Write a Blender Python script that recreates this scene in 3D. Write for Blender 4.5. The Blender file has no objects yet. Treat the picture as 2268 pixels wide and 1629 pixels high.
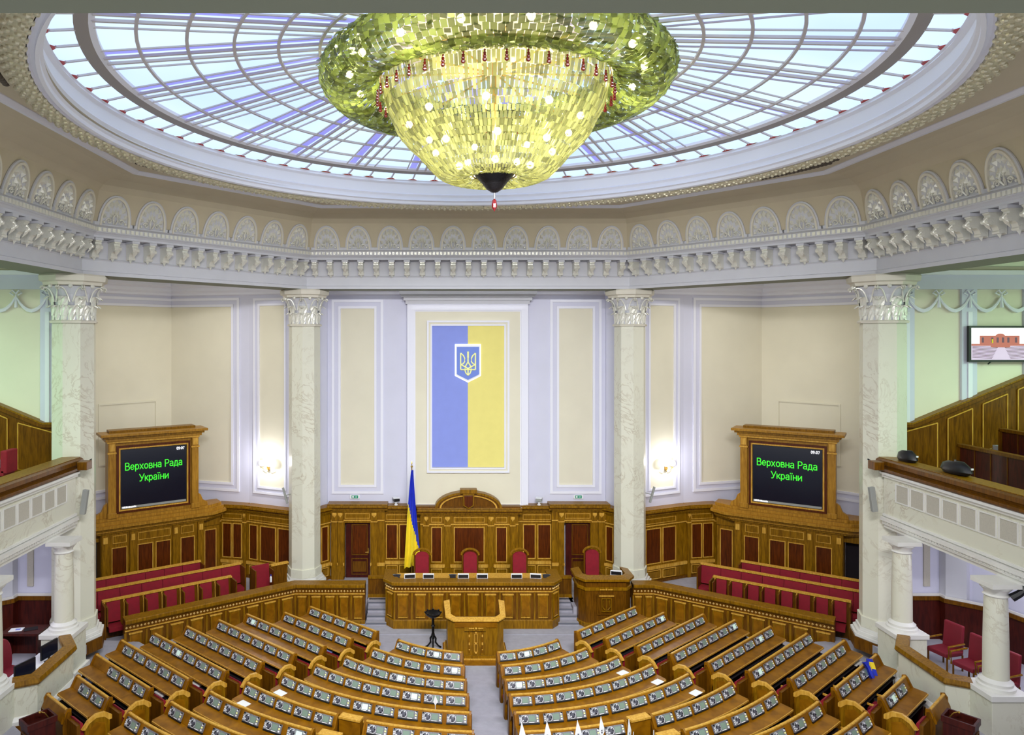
# Parliament session hall: an octagonal chamber under a glass dome.
# X runs across the hall, Y away from the camera gallery, Z up; 0 is the carpet of the pit.
import bpy, bmesh, math, random
from mathutils import Vector, Matrix

sc = bpy.context.scene
random.seed(11)
PI = math.pi
CAMX, CAMZ, FPX, PX0, PY0 = -1.3, 9.9, 1558.0, 957.0, 745.0

# ---------------------------------------------------------------- camera
cam_d = bpy.data.cameras.new('camera')
cam = bpy.data.objects.new('camera', cam_d)
sc.collection.objects.link(cam)
cam.location = (CAMX, 0, CAMZ)
cam.rotation_euler = (PI / 2, 0, 0)
cam_d.sensor_width = 36.0
cam_d.lens = FPX / 2268 * 36
cam_d.shift_x = (1134 - PX0) / 2268
cam_d.shift_y = -(814.5 - PY0) / 2268
cam_d.clip_start = 0.1
cam_d.clip_end = 200
sc.camera = cam

# ---------------------------------------------------------------- world, exposure
world = bpy.data.worlds.new('world')
sc.world = world
world.use_nodes = True
bg = world.node_tree.nodes['Background']
bg.inputs[0].default_value = (0.93, 0.95, 1.0, 1)
bg.inputs[1].default_value = 1.15
sc.view_settings.view_transform = 'Standard'
sc.view_settings.look = 'None'
sc.view_settings.gamma = 1.0
sc.view_settings.exposure = -0.08
sc.view_settings.use_curve_mapping = False
try:
    sc.cycles.max_bounces = 7
    sc.cycles.diffuse_bounces = 4
    sc.cycles.glossy_bounces = 3
    sc.cycles.transparent_max_bounces = 12
    sc.cycles.sample_clamp_indirect = 4.0
    sc.cycles.caustics_reflective = False
    sc.cycles.caustics_refractive = False
except Exception:
    pass


def area(name, loc, size, power, col=(1, 1, 1), rot=(0, 0, 0), sy=None):
    d = bpy.data.lights.new(name, 'AREA')
    d.energy = power
    d.color = col
    d.size = size
    if sy:
        d.shape = 'RECTANGLE'
        d.size_y = sy
    o = bpy.data.objects.new(name, d)
    sc.collection.objects.link(o)
    o.location = loc
    o.rotation_euler = rot
    return o


def point(name, loc, power, col=(1, 1, 1), r=0.15):
    d = bpy.data.lights.new(name, 'POINT')
    d.energy = power
    d.color = col
    d.shadow_soft_size = r
    o = bpy.data.objects.new(name, d)
    sc.collection.objects.link(o)
    o.location = loc
    return o


# unseen fills added over the ambulatory, lamps of the fluorescent galleries and the loggias
area('added_front_fill', (0, 26.3, 12.1), 9.0, 260, (0.90, 0.90, 1.0), sy=0.6)
for s in (-1, 1):
    area('added_corner_fill', (s * 10.2, 24.2, 12.1), 2.4, 130, (1.0, 0.97, 0.90))
    area('gallery_lamp', (s * 16.5, 13.5, 11.3), 3.0, 820, (0.62, 1.0, 0.74), sy=6.0)
    area('loggia_lamp', (s * 12.6, 16.0, 4.6), 1.2, 60, (0.84, 0.84, 1.0), sy=4.0)
area('added_hall_fill', (0, 5.0, 14.0), 9.0, 1500, (0.97, 0.97, 1.0), rot=(math.radians(58), 0, 0), sy=0.8).data.spread = math.radians(95)  # unseen flood added above the near beam to fill the hall


# ---------------------------------------------------------------- materials
def lin(c):
    return tuple(((v / 255) / 12.92 if v <= 10 else (((v / 255) + .055) / 1.055) ** 2.4) for v in c)


def newmat(name):
    m = bpy.data.materials.new(name)
    m.use_nodes = True
    return m, m.node_tree.nodes, m.node_tree.links, m.node_tree.nodes['Principled BSDF']


def plain(name, rgb, rough=0.6, metal=0.0, var=0.0, scale=3.0, bump=0.0, bscale=40.0, emit=None, estr=0.0, coat=0.0):
    m, N, L, P = newmat(name)
    c = lin(rgb)
    P.inputs['Base Color'].default_value = (*c, 1)
    P.inputs['Roughness'].default_value = rough
    P.inputs['Metallic'].default_value = metal
    if coat:
        P.inputs['Coat Weight'].default_value = coat
        P.inputs['Coat Roughness'].default_value = 0.15
    if emit:
        P.inputs['Emission Color'].default_value = (*lin(emit), 1)
        P.inputs['Emission Strength'].default_value = estr
    if var or bump:
        tc = N.new('ShaderNodeTexCoord')
    if var:
        n = N.new('ShaderNodeTexNoise')
        n.inputs['Scale'].default_value = scale
        n.inputs['Detail'].default_value = 4
        r = N.new('ShaderNodeValToRGB')
        r.color_ramp.elements[0].position = .3
        r.color_ramp.elements[1].position = .7
        r.color_ramp.elements[0].color = (*[v * (1 - var) for v in c], 1)
        r.color_ramp.elements[1].color = (*[min(1, v * (1 + var)) for v in c], 1)
        L.new(tc.outputs['Object'], n.inputs['Vector'])
        L.new(n.outputs['Fac'], r.inputs['Fac'])
        L.new(r.outputs['Color'], P.inputs['Base Color'])
    if bump:
        n2 = N.new('ShaderNodeTexNoise')
        n2.inputs['Scale'].default_value = bscale
        b = N.new('ShaderNodeBump')
        b.inputs['Strength'].default_value = bump
        b.inputs['Distance'].default_value = 0.02
        L.new(tc.outputs['Object'], n2.inputs['Vector'])
        L.new(n2.outputs['Fac'], b.inputs['Height'])
        L.new(b.outputs['Normal'], P.inputs['Normal'])
    return m


def wood(name, a, b, rough=0.34, sx=9.0, sz=1.1):
    m, N, L, P = newmat(name)
    tc = N.new('ShaderNodeTexCoord')
    mp = N.new('ShaderNodeMapping')
    mp.inputs['Scale'].default_value = (sx, sx, sz)
    n = N.new('ShaderNodeTexNoise')
    n.inputs['Scale'].default_value = 2.2
    n.inputs['Detail'].default_value = 6
    n.inputs['Distortion'].default_value = .6
    r = N.new('ShaderNodeValToRGB')
    r.color_ramp.elements[0].position = .32
    r.color_ramp.elements[1].position = .68
    r.color_ramp.elements[0].color = (*lin(a), 1)
    r.color_ramp.elements[1].color = (*lin(b), 1)
    L.new(tc.outputs['Object'], mp.inputs['Vector'])
    L.new(mp.outputs['Vector'], n.inputs['Vector'])
    L.new(n.outputs['Fac'], r.inputs['Fac'])
    L.new(r.outputs['Color'], P.inputs['Base Color'])
    P.inputs['Roughness'].default_value = rough
    P.inputs['Specular IOR Level'].default_value = .25
    return m


def marble(name, base, vein):
    m, N, L, P = newmat(name)
    tc = N.new('ShaderNodeTexCoord')
    n = N.new('ShaderNodeTexNoise')
    n.inputs['Scale'].default_value = .9
    n.inputs['Detail'].default_value = 9
    n.inputs['Roughness'].default_value = .62
    n.inputs['Distortion'].default_value = 2.4
    r = N.new('ShaderNodeValToRGB')
    e = r.color_ramp.elements
    e[0].position = .47
    e[0].color = (*lin(base), 1)
    e[1].position = .53
    e[1].color = (*lin(base), 1)
    k = e.new(.5)
    k.color = (*lin(vein), 1)
    n2 = N.new('ShaderNodeTexNoise')
    n2.inputs['Scale'].default_value = .8
    n2.inputs['Detail'].default_value = 3
    r2 = N.new('ShaderNodeValToRGB')
    r2.color_ramp.elements[0].position = .4
    r2.color_ramp.elements[1].position = .66
    mx = N.new('ShaderNodeMix')
    mx.data_type = 'RGBA'
    mx.inputs['A'].default_value = (*lin(base), 1)
    L.new(tc.outputs['Object'], n.inputs['Vector'])
    L.new(tc.outputs['Object'], n2.inputs['Vector'])
    L.new(n.outputs['Fac'], r.inputs['Fac'])
    L.new(n2.outputs['Fac'], r2.inputs['Fac'])
    L.new(r2.outputs['Color'], mx.inputs['Factor'])
    L.new(r.outputs['Color'], mx.inputs['B'])
    L.new(mx.outputs['Result'], P.inputs['Base Color'])
    P.inputs['Roughness'].default_value = .3
    return m


M = {}
M['lav'] = plain('lavender_wall_paint', (212, 212, 229), .75, var=.02, scale=1.2)
M['lavtrim'] = plain('white_moulding_paint', (234, 234, 244), .6)
M['cream'] = plain('cream_panel_paint', (226, 220, 198), .8, var=.025, scale=1.0, bump=.05)
M['beige'] = plain('beige_cove_paint', (200, 188, 162), .8, var=.03, scale=1.5)
M['plaster'] = plain('white_plaster', (206, 206, 212), .6, var=.02)
M['soffit'] = plain('olive_shade_soffit', (136, 140, 122), .8)  # plaster darkened, the shade of the underside is painted into the colour
M['warmplaster'] = plain('warm_white_plaster', (222, 216, 200), .55, var=.03)
M['relief'] = plain('silvered_relief', (232, 230, 218), .3, metal=.2, bump=.5, bscale=18)
M['gilt'] = plain('pale_gilt_beading', (214, 206, 178), .33, metal=.4, bump=1.0, bscale=14)
M['greyrelief'] = plain('grey_spandrel_ornament', (92, 82, 70), .6, bump=1.0, bscale=10)
M['mint'] = plain('pale_gallery_paint', (224, 228, 204), .8, var=.02)
M['marble'] = marble('cream_marble', (222, 220, 202), (190, 180, 158))
M['marblew'] = plain('white_marble_moulding', (228, 226, 220), .3, var=.03)
M['oak'] = wood('honey_oak', (106, 70, 3), (150, 106, 12))
M['oakc'] = wood('lamplit_cabinet_oak', (140, 96, 22), (178, 130, 42))  # lightened copy of the oak, with the nearby lamp's light painted in
M['oakl'] = wood('light_oak_edge', (186, 134, 40), (220, 172, 76))
M['oakd'] = wood('brown_oak', (82, 48, 3), (118, 74, 7))
M['stud'] = wood('pale_studs', (226, 184, 104), (244, 210, 140))
M['mahog'] = wood('mahogany_panel', (66, 26, 2), (102, 46, 6), sx=14)
M['desk'] = wood('desk_wood', (116, 72, 3), (150, 98, 8), sx=2, sz=2)
M['darkw'] = wood('dark_red_wood', (52, 16, 12), (78, 26, 18))
M['void'] = plain('dark_recess', (26, 16, 22), .9)  # near-black standing in for shade in openings and under desks; colours a folder too
M['carpet'] = plain('grey_carpet', (166, 164, 174), .95, var=.06, scale=6, bump=.3, bscale=90)
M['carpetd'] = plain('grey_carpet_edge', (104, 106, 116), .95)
M['red'] = plain('crimson_velvet', (134, 3, 28), .8, var=.10, scale=8)
M['redd'] = plain('dark_red_leather', (120, 14, 34), .6, var=.1)
M['blue'] = plain('flag_blue', (30, 50, 190), .7, var=.08, scale=5)
M['yellow'] = plain('flag_yellow', (242, 214, 40), .7, var=.05, scale=5)
M['mblue'] = plain('mural_blue', (138, 152, 226), .8, var=.02)
M['myellow'] = plain('mural_yellow', (234, 222, 130), .8, var=.02)
M['sblue'] = plain('shield_blue', (110, 136, 220), .6)
M['gold'] = plain('pale_gold', (244, 244, 170), .4, emit=(230, 235, 150), estr=.12)
M['lit'] = plain('lit_white_edge', (240, 240, 235), .5, emit=(250, 250, 235), estr=.75)
M['black'] = plain('black_plastic', (16, 16, 20), .4)
M['iron'] = plain('black_iron', (22, 20, 20), .35, metal=.6)
M['screen'] = plain('display_glass', (10, 12, 22), .15, emit=(20, 24, 40), estr=.35)
M['green'] = plain('green_text', (40, 200, 40), .5, emit=(60, 215, 40), estr=1.0)
M['white'] = plain('white_plastic', (236, 236, 240), .4)
M['whiteglow'] = plain('white_text', (250, 250, 255), .4, emit=(250, 250, 255), estr=.9)
M['silver'] = plain('console_silver', (128, 128, 134), .35, metal=.2, var=.3, scale=60)
M['lcd'] = plain('console_display', (128, 148, 134), .25)
M['lcdon'] = plain('console_display_lit', (205, 230, 220), .25, emit=(200, 230, 215), estr=.35)
M['grille'] = plain('console_grille', (84, 84, 96), .4)
M['brass'] = plain('brass', (190, 150, 70), .3, metal=.8)
M['bronze'] = plain('dark_bronze', (46, 44, 46), .35, metal=.6, bump=.6, bscale=25)
M['ruby'] = plain('ruby_glass', (130, 10, 18), .12, coat=.5)
M['globe'] = plain('lit_globe', (255, 252, 245), .3, emit=(255, 252, 246), estr=9)
M['bulb'] = plain('lit_bulb', (255, 244, 214), .3, emit=(255, 243, 208), estr=16)
M['paper'] = plain('paper', (240, 240, 240), .8)
M['rib'] = plain('skylight_frame', (206, 198, 198), .5)
M['ribd'] = plain('skylight_ring_beam', (150, 142, 136), .5)
M['redtip'] = plain('red_pane_corner', (196, 52, 40), .4)
M['signgreen'] = plain('exit_green', (20, 120, 90), .5, emit=(20, 130, 95), estr=.4)
M['insetgrey'] = plain('grille_inset', (190, 184, 170), .8, var=.05, scale=30)
M['speaker'] = plain('grey_speaker', (150, 152, 148), .5)
M['tvpink'] = plain('tv_brown', (176, 92, 84), .5, emit=(176, 92, 84), estr=.5)
M['tvwhite'] = plain('tv_white', (246, 240, 244), .5, emit=(246, 240, 244), estr=.8)
M['tvlav'] = plain('tv_lavender', (196, 170, 200), .5, emit=(196, 170, 200), estr=.6)
M['tvdark'] = plain('tv_dark', (96, 60, 80), .5, emit=(96, 60, 80), estr=.4)


def skyglass():
    m, N, L, P = newmat('lit_skylight_glass')
    e = N.new('ShaderNodeEmission')
    tc = N.new('ShaderNodeTexCoord')
    n = N.new('ShaderNodeTexNoise')
    n.inputs['Scale'].default_value = .35
    r = N.new('ShaderNodeValToRGB')
    r.color_ramp.elements[0].position = .35
    r.color_ramp.elements[1].position = .65
    r.color_ramp.elements[0].color = (*lin((182, 206, 246)), 1)
    r.color_ramp.elements[1].color = (*lin((198, 218, 240)), 1)
    L.new(tc.outputs['Object'], n.inputs['Vector'])
    L.new(n.outputs['Fac'], r.inputs['Fac'])
    L.new(r.outputs['Color'], e.inputs['Color'])
    e.inputs['Strength'].default_value = 1.6
    L.new(e.outputs[0], N['Material Output'].inputs['Surface'])
    return m


M['sky'] = skyglass()
M['skyviolet'] = plain('violet_skylight_strip', (150, 150, 235), .4, emit=(150, 152, 240), estr=.75)


def crystal(name, tint, low):
    m, N, L, P = newmat(name)
    tc = N.new('ShaderNodeTexCoord')
    v = N.new('ShaderNodeNewGeometry')
    r = N.new('ShaderNodeValToRGB')
    r.color_ramp.elements[0].color = (*lin([c * low for c in tint]), 1)
    r.color_ramp.elements[1].color = (*lin(tint), 1)
    L.new(v.outputs['Random Per Island'], r.inputs['Fac'])
    L.new(r.outputs['Color'], P.inputs['Base Color'])
    P.inputs['Roughness'].default_value = .12
    P.inputs['Metallic'].default_value = .35
    tl = N.new('ShaderNodeBsdfTranslucent')
    L.new(r.outputs['Color'], tl.inputs['Color'])
    tr = N.new('ShaderNodeBsdfTransparent')
    tr.inputs['Color'].default_value = (.97, 1.0, .86, 1)
    a = N.new('ShaderNodeMixShader')
    a.inputs[0].default_value = .42
    b = N.new('ShaderNodeMixShader')
    b.inputs[0].default_value = .36
    L.new(P.outputs[0], a.inputs[1])
    L.new(tl.outputs[0], a.inputs[2])
    L.new(a.outputs[0], b.inputs[1])
    L.new(tr.outputs[0], b.inputs[2])
    L.new(b.outputs[0], N['Material Output'].inputs['Surface'])
    return m


M['crysg'] = crystal('green_gold_crystal', (190, 202, 104), .42)
M['crysy'] = crystal('yellow_crystal', (228, 226, 152), .6)


# ---------------------------------------------------------------- mesh helpers
class MB:
    def __init__(s):
        s.v, s.f, s.mi, s.mats, s.M = [], [], [], [], Matrix.Identity(4)

    def mat(s, k):
        if k not in s.mats:
            s.mats.append(k)
        return s.mats.index(k)

    def add(s, vs, fs, k):
        b = len(s.v)
        i = s.mat(k)
        s.v += [tuple(s.M @ Vector(v)) for v in vs]
        for f in fs:
            s.f.append([b + j for j in f])
            s.mi.append(i)
        return s

    def box(s, x0, x1, y0, y1, z0, z1, k):
        vs = [(x, y, z) for x in (x0, x1) for y in (y0, y1) for z in (z0, z1)]
        return s.add(vs, [(0, 1, 3, 2), (4, 6, 7, 5), (0, 4, 5, 1), (2, 3, 7, 6), (0, 2, 6, 4), (1, 5, 7, 3)], k)

    def cbox(s, c, d, k):
        return s.box(c[0] - d[0] / 2, c[0] + d[0] / 2, c[1] - d[1] / 2, c[1] + d[1] / 2, c[2] - d[2] / 2, c[2] + d[2] / 2, k)

    def prism(s, poly, z0, z1, k, kt=None):
        n = len(poly)
        s.add([(x, y, z0) for x, y in poly] + [(x, y, z1) for x, y in poly],
              [(i, (i + 1) % n, n + (i + 1) % n, n + i) for i in range(n)] + [tuple(range(n))[::-1]], k)
        return s.add([(x, y, z1) for x, y in poly], [tuple(range(n))], kt or k)

    def xprism(s, poly, x0, x1, k):      # poly in (y, z), extruded along x
        n = len(poly)
        return s.add([(x0, y, z) for y, z in poly] + [(x1, y, z) for y, z in poly],
                     [(i, (i + 1) % n, n + (i + 1) % n, n + i) for i in range(n)] + [tuple(range(n))[::-1], tuple(range(n, 2 * n))], k)

    def yprism(s, poly, y0, y1, k):      # poly in (x, z), extruded along y
        n = len(poly)
        return s.add([(x, y0, z) for x, z in poly] + [(x, y1, z) for x, z in poly],
                     [(i, (i + 1) % n, n + (i + 1) % n, n + i) for i in range(n)] + [tuple(range(n))[::-1], tuple(range(n, 2 * n))], k)

    def lathe(s, prof, k, seg=24, c=(0, 0), a0=0.0, cap=False):
        n = len(prof)
        vs, fs = [], []
        for j in range(seg):
            a = a0 + 2 * PI * j / seg
            for r, z in prof:
                vs.append((c[0] + r * math.cos(a), c[1] + r * math.sin(a), z))
        for j in range(seg):
            j2 = (j + 1) % seg
            for i in range(n - 1):
                fs.append((j * n + i, j2 * n + i, j2 * n + i + 1, j * n + i + 1))
        if cap:
            fs.append(tuple(j * n for j in range(seg))[::-1])
            fs.append(tuple(j * n + n - 1 for j in range(seg)))
        return s.add(vs, fs, k)

    def sweep(s, path, prof, k, closed=False, pclosed=False):
        """path: 2D points; prof: (offset to the path's left side, z)."""
        n, m = len(path), len(prof)
        P = [Vector(p) for p in path]
        nrm = []
        for i in range(n):
            d = []
            if closed or i < n - 1:
                d.append((P[(i + 1) % n] - P[i]).normalized())
            if closed or i > 0:
                d.append((P[i] - P[i - 1]).normalized())
            ns = [Vector((-q.y, q.x)) for q in d]
            t = ns[0] if len(ns) == 1 else (ns[0] + ns[1]).normalized()
            t = t / max(.3, t.dot(ns[0]))
            nrm.append(t)
        vs = [(P[i].x + nrm[i].x * o, P[i].y + nrm[i].y * o, z) for i in range(n) for o, z in prof]
        fs = []
        mm = m if pclosed else m - 1
        for i in range(n if closed else n - 1):
            a, b = i * m, ((i + 1) % n) * m
            for j in range(mm):
                j2 = (j + 1) % m
                fs.append((a + j, b + j, b + j2, a + j2))
        if pclosed and not closed:
            fs.append(tuple(range(m)))
            fs.append(tuple(range((n - 1) * m, n * m))[::-1])
        return s.add(vs, fs, k)

    def tube(s, pts, r, k, seg=6, cap=True):
        P = [Vector(p) for p in pts]
        n = len(P)
        rs = r if isinstance(r, (list, tuple)) else [r] * n
        vs = []
        for i, p in enumerate(P):
            t = (P[min(i + 1, n - 1)] - P[max(i - 1, 0)]).normalized()
            u = t.cross(Vector((0, 0, 1)))
            if u.length < 1e-3:
                u = Vector((1, 0, 0))
            u.normalize()
            w = t.cross(u).normalized()
            for j in range(seg):
                a = 2 * PI * j / seg
                vs.append(tuple(p + (u * math.cos(a) + w * math.sin(a)) * rs[i]))
        fs = [(i * seg + j, i * seg + (j + 1) % seg, (i + 1) * seg + (j + 1) % seg, (i + 1) * seg + j) for i in range(n - 1) for j in range(seg)]
        if cap:
            fs += [tuple(range(seg))[::-1], tuple(range((n - 1) * seg, n * seg))]
        return s.add(vs, fs, k)

    def ball(s, c, r, k, seg=8, sz=None):
        sz = sz or r
        return s.lathe([(max(.001, r * math.sin(PI * i / 6)), c[2] - sz * math.cos(PI * i / 6)) for i in range(7)], k, seg, (c[0], c[1]))

    def frame(s, x0, x1, z0, z1, w, y0, y1, k):   # a rectangular moulding in the xz plane
        s.box(x0, x1, y0, y1, z0, z0 + w, k)
        s.box(x0, x1, y0, y1, z1 - w, z1, k)
        s.box(x0, x0 + w, y0, y1, z0 + w, z1 - w, k)
        return s.box(x1 - w, x1, y0, y1, z0 + w, z1 - w, k)

    def build(s, name, parent=None, smooth=False, bevel=0.0):
        me = bpy.data.meshes.new(name)
        me.from_pydata(s.v, [], s.f)
        for k in s.mats:
            me.materials.append(M[k])
        for p, i in zip(me.polygons, s.mi):
            p.material_index = i
        bm = bmesh.new()
        bm.from_mesh(me)
        bmesh.ops.recalc_face_normals(bm, faces=bm.faces)
        bm.to_mesh(me)
        bm.free()
        if smooth:
            for p in me.polygons:
                p.use_smooth = True
        o = bpy.data.objects.new(name, me)
        sc.collection.objects.link(o)
        if parent is not None:
            o.parent = parent
        if bevel:
            b = o.modifiers.new('bevel', 'BEVEL')
            b.width = bevel
            b.segments = 2
            b.limit_method = 'ANGLE'
        if smooth:
            try:
                me.shade_auto_smooth if False else None
                e = o.modifiers.new('edges', 'EDGE_SPLIT')
                e.split_angle = math.radians(35)
            except Exception:
                pass
        return o


def fr(x, y, z=0, rz=0.0):
    return Matrix.Translation((x, y, z)) @ Matrix.Rotation(rz, 4, 'Z')


def empty(name, loc, rz=0.0):
    o = bpy.data.objects.new(name, None)
    o.empty_display_size = .2
    sc.collection.objects.link(o)
    o.location = loc
    o.rotation_euler = (0, 0, rz)
    return o


def tag(o, label, cat, group=None, kind=None):
    o['label'] = label
    o['category'] = cat
    if group:
        o['group'] = group
    if kind:
        o['kind'] = kind
    return o


def struct(o, label, cat='structure'):
    o['kind'] = 'structure'
    o['label'] = label
    o['category'] = cat
    return o


def copy_at(src, parent, loc, rz=0.0):
    c = src.copy()
    sc.collection.objects.link(c)
    c.parent = parent
    c.location = loc
    c.rotation_euler = (0, 0, rz)
    for ch in src.children:
        d = ch.copy()
        sc.collection.objects.link(d)
        d.parent = c
    return c


def copy_tree(src, parent=None):
    c = src.copy()
    sc.collection.objects.link(c)
    c.parent = parent
    for ch in list(src.children):
        copy_tree(ch, c)
    return c


SIDE = {-1: 'on the flag side', 1: 'on the rostrum side'}
# ---------------------------------------------------------------- hall geometry
DX = -.18                                  # the dome sits a touch off the camera axis
CY = 14.55                                 # centre of the octagon and the dome
BX, YB, SX, YS, YN, YNS = 5.6, 24.93, 10.45, 19.2, 4.16, 9.9
# counter-clockwise seen from above would put the left side inwards; clockwise puts it outwards
OCT = [(-BX, YB), (BX, YB), (SX, YS), (SX, YNS), (BX, YN), (-BX, YN), (-SX, YNS), (-SX, YS)]


def polyoff(path, o, closed=True):
    n = len(path)
    P = [Vector(p) for p in path]
    out = []
    for i in range(n):
        d = []
        if closed or i < n - 1:
            d.append((P[(i + 1) % n] - P[i]).normalized())
        if closed or i > 0:
            d.append((P[i] - P[i - 1]).normalized())
        ns = [Vector((-q.y, q.x)) for q in d]
        t = ns[0] if len(ns) == 1 else (ns[0] + ns[1]).normalized()
        t = t / t.dot(ns[0])
        out.append((P[i].x + t.x * o, P[i].y + t.y * o))
    return out


ZL = 12.98
# entablature: cornice lip, soffit, architrave face, underside
ent = MB()
ent.sweep(OCT, [(.16, ZL + .02), (.12, ZL), (.06, ZL - .05), (0, ZL - .08), (0, ZL - .22), (.05, ZL - .25), (.10, ZL - .30), (.10, ZL - .36),
                (.50, ZL - .36)], 'plaster', True)
ent.sweep(OCT, [(.50, ZL - .36), (.47, ZL - .40), (.50, ZL - .44), (.50, ZL - .90), (.47, ZL - .93), (.50, ZL - .96), (.50, 11.72), (.46, 11.70),
                (.46, 11.60)], 'plaster', True)
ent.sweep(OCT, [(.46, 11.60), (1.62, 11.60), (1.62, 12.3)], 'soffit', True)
# little dentils below the arches
for i in range(8):
    if i in (3, 4, 5):
        continue
    a, b = Vector(OCT[i]), Vector(OCT[(i + 1) % 8])
    L_ = (b - a).length
    rz = math.atan2(b.y - a.y, b.x - a.x)
    ent.M = fr(a.x, a.y, 0, rz)
    n = int(L_ / .13)
    for j in range(n):
        x = (j + .5) * L_ / n
        ent.box(x - .04, x + .04, -.035, .03, ZL - .20, ZL - .10, 'relief')
    ent.M = Matrix.Identity(4)
entab = ent.build('trim_1')
struct(entab, 'octagonal white entablature carried by the columns, with scroll brackets and arched reliefs', 'entablature')

# cove above the entablature
cv = MB()
LEAN = .24
cove_prof = [(.16, ZL), (.16 - LEAN * .5, ZL + .45), (.16 - LEAN, ZL + .9), (-.22, ZL + 1.05), (-.45, ZL + 1.19), (-.8, ZL + 1.29), (-1.2, ZL + 1.33)]
cv.sweep(OCT, cove_prof, 'beige', True)
cv.sweep(OCT, [(-1.2, ZL + 1.33), (-1.18, ZL + 1.24), (-1.30, ZL + 1.22), (-1.36, ZL + 1.3), (-1.36, ZL + 1.36)], 'lavtrim', True)
struct(cv.build('wall_cove'), 'beige cove rising from the arched reliefs to the dome ring', 'cove')

# scroll bracket (one mesh, copied)
br = MB()
prof = [(0, 0), (-.40, 0), (-.40, -.10), (-.36, -.13), (-.36, -.17), (-.40, -.22), (-.40, -.29), (-.34, -.34), (-.26, -.33), (-.20, -.38),
        (-.17, -.46), (-.12, -.52), (-.05, -.50), (0, -.54)]
br.xprism([(y, z) for y, z in prof], -.085, .085, 'relief')
br.box(-.11, .11, -.43, 0, -.07, 0, 'plaster')
for z, y, r in ((-.26, -.38, .055), (-.48, -.14, .045)):
    br.M = Matrix.Translation((0, y, z)) @ Matrix.Rotation(PI / 2, 4, 'Y')
    br.lathe([(.001, -.10), (r, -.10), (r, .10), (.001, .10)], 'relief', 8)
    br.M = Matrix.Identity(4)
br.add([(-.05, -.40, -.17), (.05, -.40, -.17), (.06, -.36, -.36), (0, -.27, -.46), (-.06, -.36, -.36), (0, -.46, -.26)],
       [(0, 1, 5), (1, 2, 5), (2, 3, 5), (3, 4, 5), (4, 0, 5)], 'relief')
br.add([(-.07, -.10, -.50), (.07, -.10, -.50), (0, -.08, -.62), (0, -.16, -.52)], [(0, 1, 3), (1, 2, 3), (2, 0, 3)], 'relief')
bracket0 = br.build('bracket', entab)

# arched palmette relief
ar = MB()


def arch_pt(t, w, h):
    # stilted arch outline, t in 0..1 from left foot to right foot
    a = PI * (1 - t)
    return (w * math.cos(a) * (1.0 if abs(math.cos(a)) < .98 else 1.0), h * (math.sin(a) ** .86))


def arch_strip(w0, h0, w1, h1, y0, y1, k, n=20):
    for i in range(n):
        p = [arch_pt(i / n, w0, h0), arch_pt((i + 1) / n, w0, h0), arch_pt((i + 1) / n, w1, h1), arch_pt(i / n, w1, h1)]
        ar.add([(x, y0, z) for x, z in p] + [(x, y1, z) for x, z in p],
               [(4, 5, 6, 7), (0, 1, 5, 4), (2, 3, 7, 6), (1, 2, 6, 5), (3, 0, 4, 7)], k)


arch_strip(.47, .86, .42, .81, 0, -.035, 'plaster')
arch_strip(.42, .81, .37, .75, 0, -.075, 'warmplaster')
ar.box(-.56, -.40, -.05, 0, 0, .09, 'plaster')
ar.box(.40, .56, -.05, 0, 0, .09, 'plaster')
ar.box(-.40, .40, -.06, 0, 0, .035, 'plaster')
n = 20
ar.add([(0, -.012, 0.03)] + [(arch_pt(i / n, .38, .76)[0], -.012, arch_pt(i / n, .38, .76)[1]) for i in range(n + 1)],
       [(0, i + 1, i + 2) for i in range(n)], 'plaster')
for i in range(7):                                   # shell fan
    a = PI * (i + .9) / 7.8
    for r0, r1, w in ((.16, .36, .045), (.40, .60, .075)):
        ca, sa = math.cos(a), math.sin(a) * 1.12
        pts = [(ca * r0 * .62, sa * r0), (ca * (r0 + r1) / 2 * .62 - w * sa, sa * (r0 + r1) / 2 + w * ca),
               (ca * r1 * .62, sa * r1 + .03), (ca * (r0 + r1) / 2 * .62 + w * sa, sa * (r0 + r1) / 2 - w * ca)]
        m = (ca * (r0 + r1) / 2 * .62, sa * (r0 + r1) / 2)
        ar.add([(x, -.012, z + .06) for x, z in pts] + [(m[0], -.09, m[1] + .06)], [(0, 1, 4), (1, 2, 4), (2, 3, 4), (3, 0, 4)], 'relief')
for s in (-1, 1):                                    # scrolls at the foot
    pts = []
    for i in range(13):
        a = i * .62
        r = .085 * (1 - i / 16)
        pts.append((s * (.17 + r * math.cos(a)), -.045, .13 + r * math.sin(a)))
    ar.tube(pts, .018, 'relief', 5)
    ar.tube([(s * .02, -.03, .05), (s * .06, -.07, .16), (s * .05, -.06, .28), (0, -.05, .36)], [.02, .03, .02, .01], 'relief', 5)
    ar.ball((s * .30, -.03, .09), .04, 'relief', 6)
arch0 = ar.build('arch_relief', entab)
arch0['label'] = 'silvery palmette set in a raised arch'

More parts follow.
